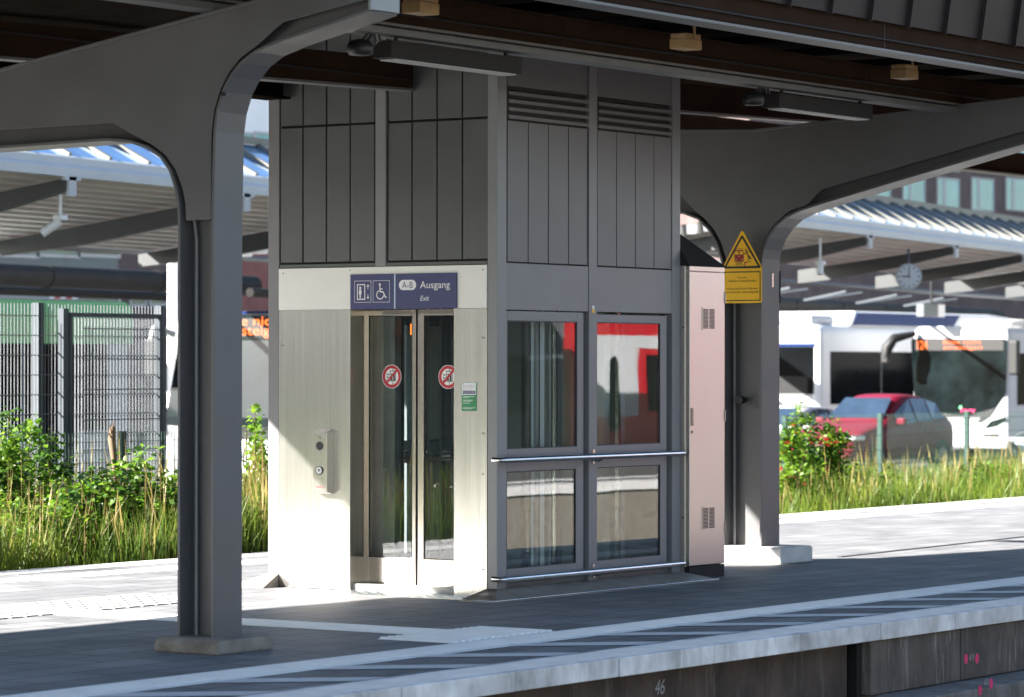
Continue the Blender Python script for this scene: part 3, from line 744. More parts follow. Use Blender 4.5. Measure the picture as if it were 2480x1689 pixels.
d1 = door_leaf(1.364, .882, 1.322, .914, 'left'); d2 = door_leaf(.862, .366, .808, .400, 'right')
BOX(.21, .25, .864, .880, .006, 2.115).build('door_gap', 'gap_black', lift)
def no_lift_sticker(par, y, z):
    F = Face((.2045, y, z), (0, -1, 0), (0, 0, 1)); b = MB(); k = .092/.105
    disk(b, F, 0, 0, .103*k, 0, .0004); ring(b, F, 0, 0, .070*k, .098*k, 1, .0010)
    frame(b, F, -.018, -.035, .040, .045, .006, 2, .0010)
    stroke(b, F, [(.011, .045), (.011, .066)], .005, 2, .0010); stroke(b, F, [(.011, -.035), (.011, -.058)], .005, 2, .0010)
    for a in (.0, .022):
        disk(b, F, a, .018+.012*(a > .01), .007, 2, .0010, 10); rect(b, F, a-.008, -.028, a+.008, .010+.012*(a > .01), 2, .0010)
    for q in range(3): stroke(b, F, [(-.048, .024-.022*q), (-.038, .010-.022*q), (-.024, .020-.022*q)], .007, 2, .0010)
    stroke(b, F, [(-.052*k*1.1, -.052*k*1.1), (.056*k*1.1, .056*k*1.1)], .018, 1, .0016)
    b.build('prohibition_sticker', ['sign_white', 'ink_red', 'ink_black'], par)
no_lift_sticker(d1, 1.108, 1.613); no_lift_sticker(d2, .585, 1.611)
# exit sign
sg = BOX(-.022, -.0105, .350, 1.330, 2.118, 2.381).build('exit_sign', 'sign_blue', lift, bevel=.001)
F = Face((-.0225, 0, 0), (0, -1, 0), (0, 0, 1)); b = MB()
rect(b, F, -.919, 2.119, -.908, 2.380, 1)
for a0, a1 in ((-1.291, -1.134), (-1.117, -.961)): frame(b, F, a0, 2.169, a1, 2.333, .003, 0)
frame(b, F, -1.266, 2.190, -1.189, 2.308, .008, 0)
disk(b, F, -1.236, 2.279, .010, 0); poly(b, F, [(-1.246, 2.267), (-1.226, 2.267), (-1.222, 2.235), (-1.229, 2.232), (-1.231, 2.202), (-1.241, 2.202), (-1.243, 2.232), (-1.250, 2.235)], 0)
for s_ in (1, -1):
    zc = 2.285 if s_ > 0 else 2.215
    stroke(b, F, [(-1.163, zc-.016*s_), (-1.163, zc+.012*s_)], .005, 0); poly(b, F, [(-1.176, zc+.004*s_), (-1.150, zc+.004*s_), (-1.163, zc+.021*s_)][::s_], 0)
disk(b, F, -1.052, 2.302, .010, 0)
stroke(b, F, [(-1.052, 2.290), (-1.050, 2.248), (-1.022, 2.248), (-1.000, 2.206), (-.990, 2.210)], .010, 0)
stroke(b, F, [(-1.050, 2.272), (-1.026, 2.268)], .008, 0)
ring(b, F, -1.049, 2.226, .028, .036, 0, .001, 24, R(110), R(350))
pr = .038
poly(b, F, [(-.875+pr+pr*math.cos(t), 2.296+pr*math.sin(t)) for t in np.linspace(PI/2, 3*PI/2, 14)]+[(-.716-pr+pr*math.cos(t), 2.296+pr*math.sin(t)) for t in np.linspace(-PI/2, PI/2, 14)], 0)
b.text('A-B', F, -.846, 2.272, -.746, 2.320, 2, off=.0018)
b.text('Ausgang', F, -.680, 2.270, -.408, 2.322, 0); b.text('Exit', F, -.679, 2.177, -.597, 2.215, 0, shear=.22)
b.build('lettering', ['sign_white', 'sign_lightblue', 'sign_blue'], sg)
# call box
cb = MB().prism([(-.002, .722), (-.085, .742), (-.085, 1.190), (-.002, 1.215)], 'xz', 1.50, 1.637).build('call_box', 'steel', lift, bevel=.004)
F = Face((-.0855, 0, 0), (0, -1, 0), (0, 0, 1))
b = MB(); b.tube([(-.0852, 1.570, 1.088), (-.0885, 1.570, 1.088)], .033, 20); b.build('speaker_grille', 'ink_black', cb)
b = MB(); b.tube([(-.0852, 1.570, .902), (-.092, 1.570, .902)], .032, 20); b.build('button_ring', 'ink_black', cb)
b = MB(); b.tube([(-.0922, 1.570, .902), (-.096, 1.570, .902)], .026, 20); b.build('button', 'sign_white', cb)
F2 = Face((-.0963, 0, 0), (0, -1, 0), (0, 0, 1)); b = MB(); poly(b, F2, [(-1.582, .913), (-1.570, .889), (-1.558, .913)]); b.build('arrow_mark', 'ink_black', cb)
b = MB(); ring(b, F, -1.570, 1.155, .006, .009, 0); rect(b, F, -1.605, .780, -1.535, .783, 1); rect(b, F, -1.60, .772, -1.545, .7745, 1); b.build('small_marks', ['ink_black', 'ink_red'], cb)
# notice
po = BOX(-.0065, -.0045, .178, .312, 1.362, 1.572).build('notice', 'poster_green', lift)
F = Face((-.0068, 0, 0), (0, -1, 0), (0, 0, 1)); b = MB()
rect(b, F, -.308, 1.480, -.184, 1.570, 0)
b.text('Bitte lassen Sie diesen', F, -.300, 1.546, -.205, 1.552, 2, off=.0015); b.text('Reisenden den Vortritt', F, -.300, 1.535, -.200, 1.541, 2, off=.0015)
rect(b, F, -.300, 1.523, -.215, 1.5245, 3, .0015); disk(b, F, -.297, 1.562, .004, 3, .0015, 10)
for k in range(4):
    a = -.300+.028*k; rect(b, F, a, 1.486, a+.025, 1.512, 1, .0015)
    disk(b, F, a+.010, 1.506, .003, 0, .002, 8); stroke(b, F, [(a+.010, 1.502), (a+.011, 1.494), (a+.019, 1.490)], .003, 0, .002)
for q, wd in ((1.466, .10), (1.458, .05), (1.440, .09), (1.432, .075), (1.418, .06), (1.384, .11), (1.377, .08)): rect(b, F, -.300, q, -.300+wd, q+.003, 0)
b.build('notice_print', ['sign_white', 'sign_blue', 'ink_black', 'ink_red'], po)
# hand rails
def handrail(z):
    pts = [(.03, .01, z), (.03, -.05, z), (.036, -.078, z), (.055, -.090, z), (.08, -.092, z), (2.44, -.092, z), (2.465, -.090, z), (2.484, -.078, z), (2.49, -.05, z), (2.49, .01, z)]
    pts = [(p[0]-.07, p[1], p[2]) if p[0] < 1 else p for p in pts]
    h = MB().tube(pts, .0215, 16).build('handrail', 'steel_bright', lift)
    b = MB(); b.tube([(1.283, -.005, z-.035), (1.283, -.06, z-.035), (1.283, -.09, z-.015)], .009, 8); b.tube([(1.283, -.006, z+.035), (1.283, -.012, z+.035)], .018, 12); b.tube([(1.283, -.006, z-.04), (1.283, -.012, z-.04)], .018, 12)
    b.build('bracket', 'steel', h)
handrail(1.006); handrail(.135)
# skirts
b = MB(); o, h = .33, .062
P0 = [(-.50, -o, .012), (2.60, -o, .012), (2.556, -.006, h), (-.006, -.006, h)]
b.add(P0+[(-.50, -o, 0), (2.60, -o, 0)], [(0, 1, 2, 3), (4, 5, 1, 0)])
b.add([(-.50, -.02, .012), (-.50, -o, .012), (-.006, -.006, h), (-.008, .086, h), (-.50, -.02, 0), (-.50, -o, 0)], [(0, 1, 2, 3), (4, 5, 1, 0), (0, 3, 2, 1)])
b.build('base_skirt', 'skirt_steel', lift)
b = MB(); b.tube([(-.50, -.02, .012), (-.50, -o, .012), (2.60, -o, .012)], .006, 6); b.build('skirt_edge', 'steel_bright', lift)
b = MB(); b.add([(-.20, 2.03, .0), (-.20, 2.40, .0), (-.007, 2.135, .10), (-.007, 2.03, .10), (2.6, 2.40, 0), (2.6, 2.135, .1), (-.007, 2.03, 0)], [(0, 3, 2, 1), (1, 2, 5, 4), (0, 6, 3)]); b.build('base_skirt', 'concrete', lift)
b = MB(); b.box(1.268, 1.30, -.006, -.004, 2.13, 2.155, 0); b.box(1.268, 1.30, -.006, -.004, 2.10, 2.128, 1); b.build('small_sticker', ['sign_white', 'sign_yellow'], lift)
# cabin and guide rails inside the shaft
cbn = MB()
cbn.box(.35, 2.2, .30, 1.86, .0, .055); cbn.box(.35, 2.2, .30, 1.86, 2.35, 2.5)
cab = cbn.build('cabin', 'cabin_floor', lift)
b = MB()
for (x, y) in ((.36, .30), (2.16, .30), (.36, 1.83), (2.16, 1.83), (1.26, .30), (1.26, 1.83)): b.box(x, x+.05, y, y+.05, .05, 2.35)
b.box(.36, 2.2, .30, .34, .92, 1.0); b.box(.36, 2.2, 1.83, 1.87, .92, 1.0)
b.build('cabin_frame', 'shaft_grey', cab)
for y in (.325, 1.85):
    b = MB(); b.add([(.40, y, .06), (2.17, y, .06), (2.17, y, 2.34), (.40, y, 2.34)], [(0, 1, 2, 3)]); b.build('cabin_glass', 'cabin_glass', cab)
b = MB()
for x in np.arange(.62, 2.1, .17): b.box(x, x+.012, 1.80, 1.822, .06, 2.34)
b.build('cabin_slats', 'shaft_grey', cab)
b = MB(); b.box(2.05, 2.15, .40, .95, .06, 2.34); b.build('cabin_panel', 'shaft_steel', cab)
b = MB(); b.box(.30, .38, 1.15, 1.55, .05, 2.34); b.build('cabin_portal', 'shaft_grey', cab)
b = MB(); b.tube([(.5, 1.79, .95), (2.1, 1.79, .95)], .018, 8); b.tube([(2.0, .5, .95), (2.0, 1.7, .95)], .018, 8); b.build('cabin_handrail', 'steel_bright', cab)
b = MB(); F = Face((.50, 0, 0), (0, -1, 0), (0, 0, 1))
for k, hgt in enumerate((.085, .085, .05)): rect(b, F, -1.15+.035*k, 1.93, -1.135+.035*k, 1.93+hgt, 0)
b.build('floor_display', 'led_orange', cab)
b = MB()
for x in (.60, .66, .78, .95, 1.02, 1.5, 1.56, 1.9): b.box(x, x+.022, .16, .19, 0, 3.6)
b.box(.2, .28, .14, .22, 0, 3.6); b.build('guide_rail', 'steel', lift)
BOX(.70, .92, .20, .23, .0, 3.6).build('counterweight_screen', 'cabin_white', lift)

# metal cabinet beside the lift
cu = thing('metal_cabinet', 'tall brushed steel cabinet with two vents against the lift', 'cabinet', (2.84, .4, 0))
BOX(2.564, 3.118, -.050, .9, .10, 2.49).build('body', 'cabinet_steel', cu, bevel=.003)
BOX(2.57, 3.115, -.078, .89, 0, .098).build('plinth', 'lamp_grey', cu, bevel=.003)
cdoor = BOX(2.572, 3.116, -.080, -.052, .106, 2.445).build('door', 'cabinet_steel', cu, bevel=.003)
BOX(2.572, 3.116, -.080, -.052, 2.450, 2.488).build('top_strip', 'cabinet_steel', cu, bevel=.002)
b = MB(); b.add([(2.556, -.09, 2.492), (3.126, -.09, 2.492), (3.126, .91, 2.492), (2.556, .91, 2.492), (2.556, .12, 2.82), (2.556, .91, 2.82)], [(0, 1, 4), (1, 2, 5, 4), (0, 4, 5, 3), (2, 3, 5)]); b.build('roof', 'lamp_grey', cu)
for z0, z1 in ((1.982, 2.165), (.385, .575)):
    v = MB(); v.box(2.762, 2.955, -.086, -.0805, z0, z1); vv = v.build('vent', 'cabinet_steel', cdoor)
    b = MB(); n = 15
    for k in range(n):
        z = z0+.012+(z1-z0-.024)*k/n
        for xa in (2.770, 2.866): b.box(xa, xa+.080, -.0875, -.0862, z, z+.0075)
    b.build('louvres', 'gap_black', vv)
b = MB()
for z in (2.0, .49): b.tube([(2.5635, -.03, z), (2.556, -.03, z)], .008, 8)
b.build('lock', 'gap_black', cu)
b = MB(); b.box(2.60, 2.622, -.090, -.0805, 1.22, 1.36); b.tube([(2.611, -.0805, 1.17), (2.611, -.0865, 1.17)], .012, 10); b.build('handle', 'steel_dark', cdoor)
b = MB()
for z in (.35, 1.25, 2.2): b.box(3.112, 3.122, -.088, -.070, z, z+.09)
b.build('hinge', 'steel_dark', cdoor)
b = MB(); b.box(2.5565, 2.5635, -.04, .0, 0, 2.49); b.build('side_strip', 'cabinet_steel', cu)

# warning sign on the farther column
ws = thing('warning_sign', 'yellow triangular train warning sign on the farther steel column', 'warning sign', (4.7, .7, 2.24))
yc, zb, zt = .704, 2.235, 2.856; hw = .195
F = Face((4.73, 0, 0), (0, -1, 0), (0, 0, 1))
def plate(pts, nm, m, t=.003, off=0):
    b = MB(); P = [F(a, z, off+t) for a, z in pts]; Q = [F(a, z, off) for a, z in pts]; n = len(P)
    b.add(P+Q, [tuple(range(n)), tuple(range(2*n-1, n-1, -1))]+[(i, n+i, n+(i+1) % n, (i+1) % n) for i in range(n)]); return b.build(nm, m, ws)
a0, a1 = -yc-hw, -yc+hw; zm = 2.525
out = [(a0+.012, zb), (a1-.012, zb), (a1, zb+.012), (a1, zm+.012), (a1-.006, zm+.03), (-yc+.012, zt-.006), (-yc, zt), (-yc-.012, zt-.006), (a0+.006, zm+.03), (a0, zm+.012), (a0, zb+.012)]
plate(out, 'sign_plate', 'sign_yellow')
b = MB(); Fp = Face(F(0, 0, .0032), F.u, F.v)
stroke(b, Fp, [(a0+.022, zm+.018), (-yc, zt-.045), (a1-.022, zm+.018)], .019, 0); stroke(b, Fp, [(a0+.014, zm+.018), (a1-.014, zm+.018)], .019, 0, .0012)
frame(b, Fp, a0+.012, zb+.018, a1-.012, zm-.018, .009, 0)
b.text('Vorsicht,', Fp, -yc-.05, 2.447, -yc+.05, 2.464, 0); b.text('schnelle Vorbeifahrten!', Fp, -yc-.138, 2.418, -yc+.138, 2.435, 0)
b.text('Gekennzeichneten Bereich', Fp, -yc-.158, 2.352, -yc+.158, 2.369, 0); b.text('erst betreten, wenn Zug hält!', Fp, -yc-.165, 2.323, -yc+.165, 2.340, 0)
tx = -yc-.03
poly(b, Fp, [(tx-.045, 2.59), (tx+.045, 2.59), (tx+.047, 2.66), (tx+.038, 2.692), (tx-.038, 2.692), (tx-.047, 2.66)], 1)
for q in (-.022, .022): rect(b, Fp, tx+q-.017, 2.652, tx+q+.017, 2.680, 2, .0016)
for q in (-.030, .030, 0): disk(b, Fp, tx+q, 2.608+.028*(q == 0), .006, 2, .0016, 10)
stroke(b, Fp, [(tx-.035, 2.70), (tx-.02, 2.706), (tx+.02, 2.706), (tx+.035, 2.70)], .004, 1)
for q in (0, 1, 2): stroke(b, Fp, [(tx-.03-.005*q, 2.583-.010*q), (tx+.03+.005*q, 2.583-.010*q)], .004, 0)
stroke(b, Fp, [(tx+.055, 2.556), (tx+.055, 2.585), (tx+.09, 2.585)], .009, 1)
hx = tx+.068
disk(b, Fp, hx, 2.690, .009, 0, .0012, 12)
stroke(b, Fp, [(hx+.003, 2.680), (hx+.020, 2.645), (hx+.038, 2.632), (hx+.052, 2.612)], .011, 0)
stroke(b, Fp, [(hx+.020, 2.645), (hx+.030, 2.618), (hx+.026, 2.598)], .010, 0)
stroke(b, Fp, [(hx+.008, 2.672), (hx-.012, 2.655), (hx-.018, 2.668)], .006, 0); stroke(b, Fp, [(hx+.008, 2.672), (hx+.03, 2.676), (hx+.040, 2.692)], .006, 0)
rect(b, Fp, hx+.028, 2.588, hx+.052, 2.594, 0)
b.build('sign_print', ['ink_black', 'train_red_ink', 'sign_yellow'], ws)
b = MB(); b.box(4.833, 5.158, .588, .5935, 2.372, 2.500); b.box(5.02, 5.045, .575, .588, 2.375, 2.498, 1); b.build('clamp_band', ['header_white', 'steel'], ws, bevel=.002)
b = MB(); b.box(5.152, 5.158, .570, .60, 2.24, 2.52); b.build('side_bracket', 'lamp_grey', ws)
b = MB()
for q in (2.33, 2.62): b.tube([(4.735, .70, q), (4.85, .70, q)], .012, 8)
b.build('stand_off', 'steel', ws)

# ================================================================== FENCES
def mesh_fence(name, label, xs, y, z0, z1, m, mp, pw, vs, wr, hz, cat='fence'):
    t = thing(name, label, cat, (xs[0], y, z0))
    for x in xs: BOX(x-pw/2, x+pw/2, y+.01, y+.01+pw, z0, z1+.03).build('post', mp, t)
    for xa, xb in zip(xs, xs[1:]):
        b = MB(); x = xa
        while x < xb: b.box(x-wr, x+wr, y-wr, y+wr, z0+.05, z1+.02); x += vs
        z = z0+.1
        while z < z1:
            b.box(xa, xb, y-wr*3, y-wr, z-wr*1.2, z+wr*1.2); b.box(xa, xb, y+wr, y+wr*3, z-wr*1.2, z+wr*1.2); z += hz
        b.build('mesh_panel', m, t)
    return t
gx = [4.87+2.62*k for k in range(-6, 16)]
mesh_fence('green_mesh_fence', 'low dark green wire mesh fence in the tall grass', gx, 7.8, -.35, 1.02, 'fence_green', 'fence_green', .06, .05, .0021, .2)
pA = [at(q, 800, 'y', 9.2)[0] for q in (95, 372)]
dxp = pA[1]-pA[0]
mesh_fence('grey_mesh_fence', 'tall grey wire mesh fence in front of the green bus', [pA[0]-dxp*2, pA[0]-dxp, pA[0], pA[1]], 9.2, -.5, 2.30, 'galv_wire', 'galv', .085, .05, .0032, .20)
gq = [at(q, 800, 'y', 8.9)[0] for q in (150, 366)]
g = thing('mesh_gate', 'grey wire mesh gate leaf before the tall fence', 'gate', (gq[0], 8.9, -.45))
BOX(gq[0]-.04, gq[0]+.04, 8.9, 8.98, -.45, 2.27).build('post', 'galv', g)
b = MB(); b.box(gq[0]+.05, gq[1], 8.89, 8.93, 2.19, 2.23); b.box(gq[1]-.04, gq[1], 8.89, 8.93, -.3, 2.2); b.box(gq[0]+.05, gq[0]+.09, 8.89, 8.93, -.3, 2.2); b.box(gq[0]+.05, gq[1], 8.89, 8.93, -.34, -.3); b.build('frame', 'galv', g)
b = MB(); x = gq[0]+.1
while x < gq[1]-.05: b.box(x-.003, x+.003, 8.905, 8.911, -.3, 2.2); x += .05
for z in np.arange(-.1, 2.1, .31): b.box(gq[0]+.24, gq[1]-.04, 8.895, 8.904, z-.006, z+.006)
b.build('mesh_infill', 'galv_wire', g)

# ================================================================== BUS STATION CANOPIES
def wing(label, x0, x1, yfun, dep, ribs, pipes=True):
    t = thing('bus_canopy', label, 'canopy', (x0, yfun(x0), 4.2), 'bus station canopies')
    ze = 4.2
    P = lambda x, dy, z: (x, yfun(x)+dy, z)
    def band(b, poly_, mi=0, xa=x0, xb=x1):
        vs = [P(xa, d, z) for d, z in poly_]+[P(xb, d, z) for d, z in poly_]; n = len(poly_)
        b.add(vs, [tuple(range(n))[::-1], tuple(range(n, 2*n))]+[(i, (i+1) % n, n+(i+1) % n, n+i) for i in range(n)], mi)
    b = MB(); band(b, [(-.02, ze), (-.02, ze+.12), (.02, ze+.16), (.12, ze+.16), (.12, ze)]); b.build('eave_gutter', 'canopy_white', t)
    b = MB(); band(b, [(.10, ze+.16), (.10, ze+.27), (.16, ze+.30), (.20, ze+.30), (.20, ze+.16)]); b.build('fascia', 'canopy_white', t)
    sl = -.125
    # corrugated soffit running along the eave
    b = MB(); prof = []; d = .05; k = 0
    while d < dep-.3:
        prof += [(d, ze+.02+sl*d), (d+.20, ze+.02+sl*d), (d+.215, ze+.20+sl*d), (d+.33, ze+.20+sl*d)]; d += .345
    top = [(6.4, ze+.02+sl*6.4+.25), (.05, ze+.3)]
    vs = [P(x0, a, z) for a, z in prof]+[P(x1, a, z) for a, z in prof]; n = len(prof)
    b.add(vs, [(i, i+1, n+i+1, n+i) for i in range(n-1)]); b.build('soffit', 'canopy_soffit', t)
    # glazed strip
    g0, g1, gz0, gz1 = .22, 1.5, ze+.29, ze+.92
    b = MB(); vs = [P(x0, g0, gz0), P(x1, g0, gz0), P(x1, g1, gz1), P(x0, g1, gz1)]; b.add(vs+[(v[0], v[1], v[2]-.05) for v in vs], [(0, 1, 2, 3), (7, 6, 5, 4), (0, 4, 5, 1), (2, 6, 7, 3), (1, 5, 6, 2), (0, 3, 7, 4)]); b.build('roof_glazing', 'sky_glass', t)
    b = MB(); x = x0+.4
    while x < x1:
        b.beam(P(x, g0, gz0+.03), P(x, g1, gz1+.03), .06, .05); x += 1.02
    band(b, [(g1-.05, gz1+.01), (g1-.05, gz1+.12), (g1+.06, gz1+.12), (g1+.06, gz1+.01)]); b.build('glazing_bars', 'bar_cream', t)
    for x in ribs:
        b = MB(); vs = []
        for dx in (-.07, .07):
            for d_, zz in ((.0, ze-.02), (.0, ze-.18), (1.3, ze-.44), (3.0, ze-.68), (dep, ze-.68-.08*(dep-3)), (dep, ze+sl*dep)): vs.append(P(x+dx, d_, zz))
        b.add(vs, [tuple(range(6)), tuple(range(11, 5, -1))]+[(i_, 6+i_, 6+(i_+1) % 6, (i_+1) % 6) for i_ in range(6)])
        r_ = b.build('rib', 'canopy_steel', t)
        b = MB(); c = P(x, -.03, 0); b.box(c[0]-.07, c[0]+.07, c[1]-.03, c[1]+.03, ze-.26, ze+.0); b.box(c[0]-.16, c[0]+.16, c[1]-.03, c[1]+.03, ze-.05, ze+.0); b.build('bracket', 'canopy_white', r_)
    b = MB(); b.tube([P(x0, 10.5, 3.37), P(x1+9, 10.5, 3.37)], .21, 18)
    for x in np.arange(x0+1, x1+9, 4.0): b.tube([P(x, 10.5, 3.37), P(x+.06, 10.5, 3.37)], .225, 18)
    b.build('main_pipe', 'pipe_dark', t)
    b = MB(); b.tube([P(x0, 5.6, 3.62), P(x1+9, 5.6, 3.62)], .055, 10); b.build('thin_pipe', 'canopy_steel', t)
    b = MB(); b.tube([P(x0, 11.6, 3.12), P(x1+9, 11.6, 3.12)], .09, 12); b.build('lower_pipe', 'pipe_dark', t)
    q = x0+1.5
    while q < x1:
        for p_, r_ in ((P(q, 8.8, 3.72), P(q+.5, 10.3, 3.5)), (P(q+1.4, 8.8, 3.72), P(q+.6, 10.3, 3.5)), (P(q, 9.3, 3.85), P(q, 9.3, 3.2))):
            MB().beam(p_, r_, .05, .05).build('strut', 'galv', t)
        q += 4.6
    for x in np.arange(x0+4, x1, 9.4):
        c = P(x, 10.5, 0); BOX(c[0]-.2, c[0]+.2, c[1]-.2, c[1]+.2, -.6, 3.15).build('column', 'canopy_steel', t)
    return t
wing('bus station canopy with blue roof glazing left of the lift', 2, 26, lambda x: 15.8+.175*(x-11.7), 5.2, [8.6, 13.3, 18.0, 22.7])
wing('bus station canopy with blue roof glazing seen right of the lift', 31, 72, lambda x: 16.15+.19*(x-33.6), 3.7, [31.5, 36.8, 42.6, 48.0, 53.5, 59])
# hanging cameras and clock
def hang_cam(p0, p1, label, dirx):
    t = thing('security_camera', label, 'camera', p1, 'white cameras under the bus canopies')
    b = MB(); b.tube([p0, (p1[0], p1[1], p1[2]+.06)], .022, 8); b.build('pole', 'sign_white', t)
    b = MB(); b.tube([(p1[0], p1[1], p1[2]+.08), (p1[0], p1[1], p1[2]+.02)], .10, 12); b.build('mount', 'sign_white', t)
    b = MB(); b.tube([(p1[0], p1[1], p1[2]+.01), (p1[0]+dirx[0], p1[1]+dirx[1], p1[2]-.16)], .06, 12); b.build('housing', 'sign_white', t)
hang_cam((13.47, 16.4, 4.12), (13.47, 16.4, 3.62), 'white security camera on a rod under the canopy at the far left', (-.14, .20))
hang_cam((34.45, 16.5, 4.06), (34.45, 16.5, 3.55), 'white security camera on a rod under the canopy right of the lift', (-.05, -.02))
ck = thing('station_clock', 'round white clock showing nine hanging under the bus canopy', 'clock', (39.3, 17.2, 3.47))
cc = np.array((39.3, 17.2, 3.47)); nn = np.array((-.83, -.55, 0)); nn /= np.linalg.norm(nn); uu = np.array((-nn[1], nn[0], 0))*1
F = Face(cc+nn*.06, uu, (0, 0, 1))
if np.dot(F.n, nn) < 0: F = Face(cc+nn*.06, -uu, (0, 0, 1))
b = MB(); b.tube([cc-nn*.06, cc+nn*.058], .262, 32); b.build('case', 'plastic_grey', ck)
b = MB(); disk(b, F, 0, 0, .235, 0, .002, 32); b.build('dial', 'clock_white', ck)
b = MB()
for k in range(12):
    a_ = 2*PI*k/12; stroke(b, F, [(.17*math.cos(a_), .17*math.sin(a_)), (.215*math.cos(a_), .215*math.sin(a_))], .022, 0, .004)
b.build('hour_marks', 'ink_black', ck)
b = MB(); stroke(b, F, [(0, -.03), (0, .19)], .022, 0, .005); b.build('minute_hand', 'ink_black', ck)
b = MB(); stroke(b, F, [(.03, 0), (-.14, 0)], .028, 0, .006); b.build('hour_hand', 'ink_black', ck)
b = MB(); b.tube([cc+np.array((0, 0, .26)), cc+np.array((0, 0, .55))], .025, 8); b.build('hanger', 'galv', ck)

# ================================================================== BUSES
def section(y0, y1, z0, z1, r=.22):
    return [(y0, z0), (y1, z0)]+[(y1-r+r*math.cos(t), z1-r+r*math.sin(t)) for t in np.linspace(0, PI/2, 6)]+[(y0+r-r*math.sin(t), z1-r+r*math.cos(t)) for t in np.linspace(0, PI/2, 6)]
def wheel(par, x, y, z, r=.48, wd=.3):
    w_ = MB().tube([(x, y, z), (x, y+wd, z)], r, 20).build('wheel', 'tyre', par)
    MB().tube([(x, y-.01, z), (x, y+.02, z)], r*.6, 16).build('rim', 'alloy', w_)
GZ = -.6
def bus(label, xf, L, y0, wd, z1, body='bus_white', roofm=None, nwin=5):
    t = thing('bus', label, 'bus', (xf+L/2, y0+wd/2, GZ), 'buses at the bus station')
    y1 = y0+wd
    MB().prism(section(y0, y1, GZ+.28, z1), 'yz', xf, xf+L).build('body', body, t, bevel=.12)
    if roofm:
        b = MB()
        for ya_, yb_ in ((y0-.02, y0+.03), (y1-.03, y1+.02)):
            b.prism([(xf-.01, z1-.66), (xf+L+.02, z1-.66), (xf+L+.02, z1-.20), (xf+L-.04, z1-.08), (xf+L-.16, z1-.03), (xf-.01, z1-.03)], 'xz', ya_, yb_)
        b.build('roof_band', roofm, t, bevel=.012)
    for k in range(nwin):
        xa = xf+.5+(L-1.0)*k/nwin; xb = xf+.5+(L-1.0)*(k+1)/nwin-.05
        BOX(xa, xb, y0-.02, y0-.005, GZ+1.35, z1-.66).build('side_window', 'dark_glass', t)
    for x in (xf+2.4, xf+L-3.0): wheel(t, x, y0-.02, GZ+.48)
    return t
def F_front(x): return Face((x, 0, 0), (0, -1, 0), (0, 0, 1))
def mirror(par, pts, r, head, hm='bus_white'):
    m_ = MB().tube(pts, r, 10).build('mirror', hm, par)
    MB().obox(head[0], head[1], head[2], head[3]).build('mirror_head', 'gap_black', m_, bevel=.04)
    return m_

# green bus at the left
xr = at(298, 700, 'y', 18.9)[0]
gb = bus('green roofed white bus behind the tall grey fence', xr-12, 12, 18.9, 2.5, at(150, 678, 'y', 18.9)[2], 'bus_white', 'bus_green', 6)
BOX(xr-5.2, xr-3.6, 18.86, 18.875, .9, 2.1).build('destination_panel', 'bus_grey', gb)
BOX(xr-1.75, xr-.85, 18.86, 18.88, -.05, .3).build('vent_panel', 'bus_grey', gb)
F = Face((0, 18.872, 0), (1, 0, 0), (0, 0, 1)); b = MB()
cx = xr-3.6; ring(b, F, cx, -.2, 1.25, 1.38, 0, .004, 40, R(-20), R(75)); ring(b, F, cx, -.2, 1.05, 1.16, 0, .004, 40, R(-30), R(60)); ring(b, F, cx, -.2, 1.3, 1.38, 1, .004, 40, R(75), R(150))
b.build('wheel_graphic', ['bus_blue', 'bus_grey'], gb)
for k, q in enumerate((1.2, 3.4)):
    BOX(xr-q-1.0, xr-q, 18.865, 18.885, GZ+.5, 1.9).build('door', 'dark_glass', gb)
# white bus just left of the lift
xb = 23.6; yb1 = at(398, 800, 'x', xb)[1]
wb = bus('white bus with an orange destination display standing just left of the lift', xb, 12, yb1-2.55, 2.55, at(560, 706, 'x', xb)[2], 'bus_white', None, 5)
F = F_front(xb-.004); b = MB()
zt_ = at(560, 716, 'x', xb)[2]; zb_ = at(560, 968, 'x', xb)[2]; ya = -yb1
b.prism([(xb+.1, zb_), (xb-.32, zb_), (xb-.36, zb_+.15), (xb-.03, zt_-.42), (xb-.006, zt_), (xb+.1, zt_)], 'xz', yb1-2.45, yb1-.10); b.build('windscreen', 'bright_screen', wb)
b = MB(); zz = at(560, 758, 'x', xb)[2]
rect(b, F, ya+.30, zz-.05, ya+2.25, zt_-.05, 0, .036); b.build('display_panel', 'gap_black', wb)
b = MB(); hgt = (zt_-.05-zz)/2
yl_ = -at(500, 745, 'x', xb)[1]; yr_ = -at(650, 745, 'x', xb)[1]
b.text('Bitte nicht', F, yl_, zz+hgt+.01, yr_, zz+hgt+.16, 0, off=.042); b.text('einsteigen', F, yl_+.1, zz-.02, yr_, zz+.14, 0, off=.042); b.build('display_text', 'led_orange', wb)
b = MB(); rect(b, F, ya+.15, at(560, 770, 'x', xb)[2]-.03, ya+2.4, at(560, 770, 'x', xb)[2], 0, .014); b.build('screen_bar', 'gap_black', wb)
BOX(xb-.03, xb-.005, yb1-2.45, yb1-.1, zt_+.02, zt_+.07).build('header_strip', 'bus_blue', wb)
m0 = (xb-.05, yb1-.02, at(398, 760, 'x', xb)[2])
mm = at(345, 800, 'x', xb-.5)
mirror(wb, [m0, (xb-.3, yb1+.15, m0[2]+.12), (xb-.5, mm[1]-.05, m0[2]+.10), (xb-.5, mm[1]+.02, mm[2]+.15)], .06, (np.array((xb-.5, mm[1], mm[2]-.1)), (.08, 0, 0), (0, .12, 0), (0, 0, .33)))
for y in (yb1-.45, yb1-2.1): MB().tube([(xb-.02, y, .0), (xb+.05, y, .0)], .14, 16).build('headlight', 'lamp_clear', wb)

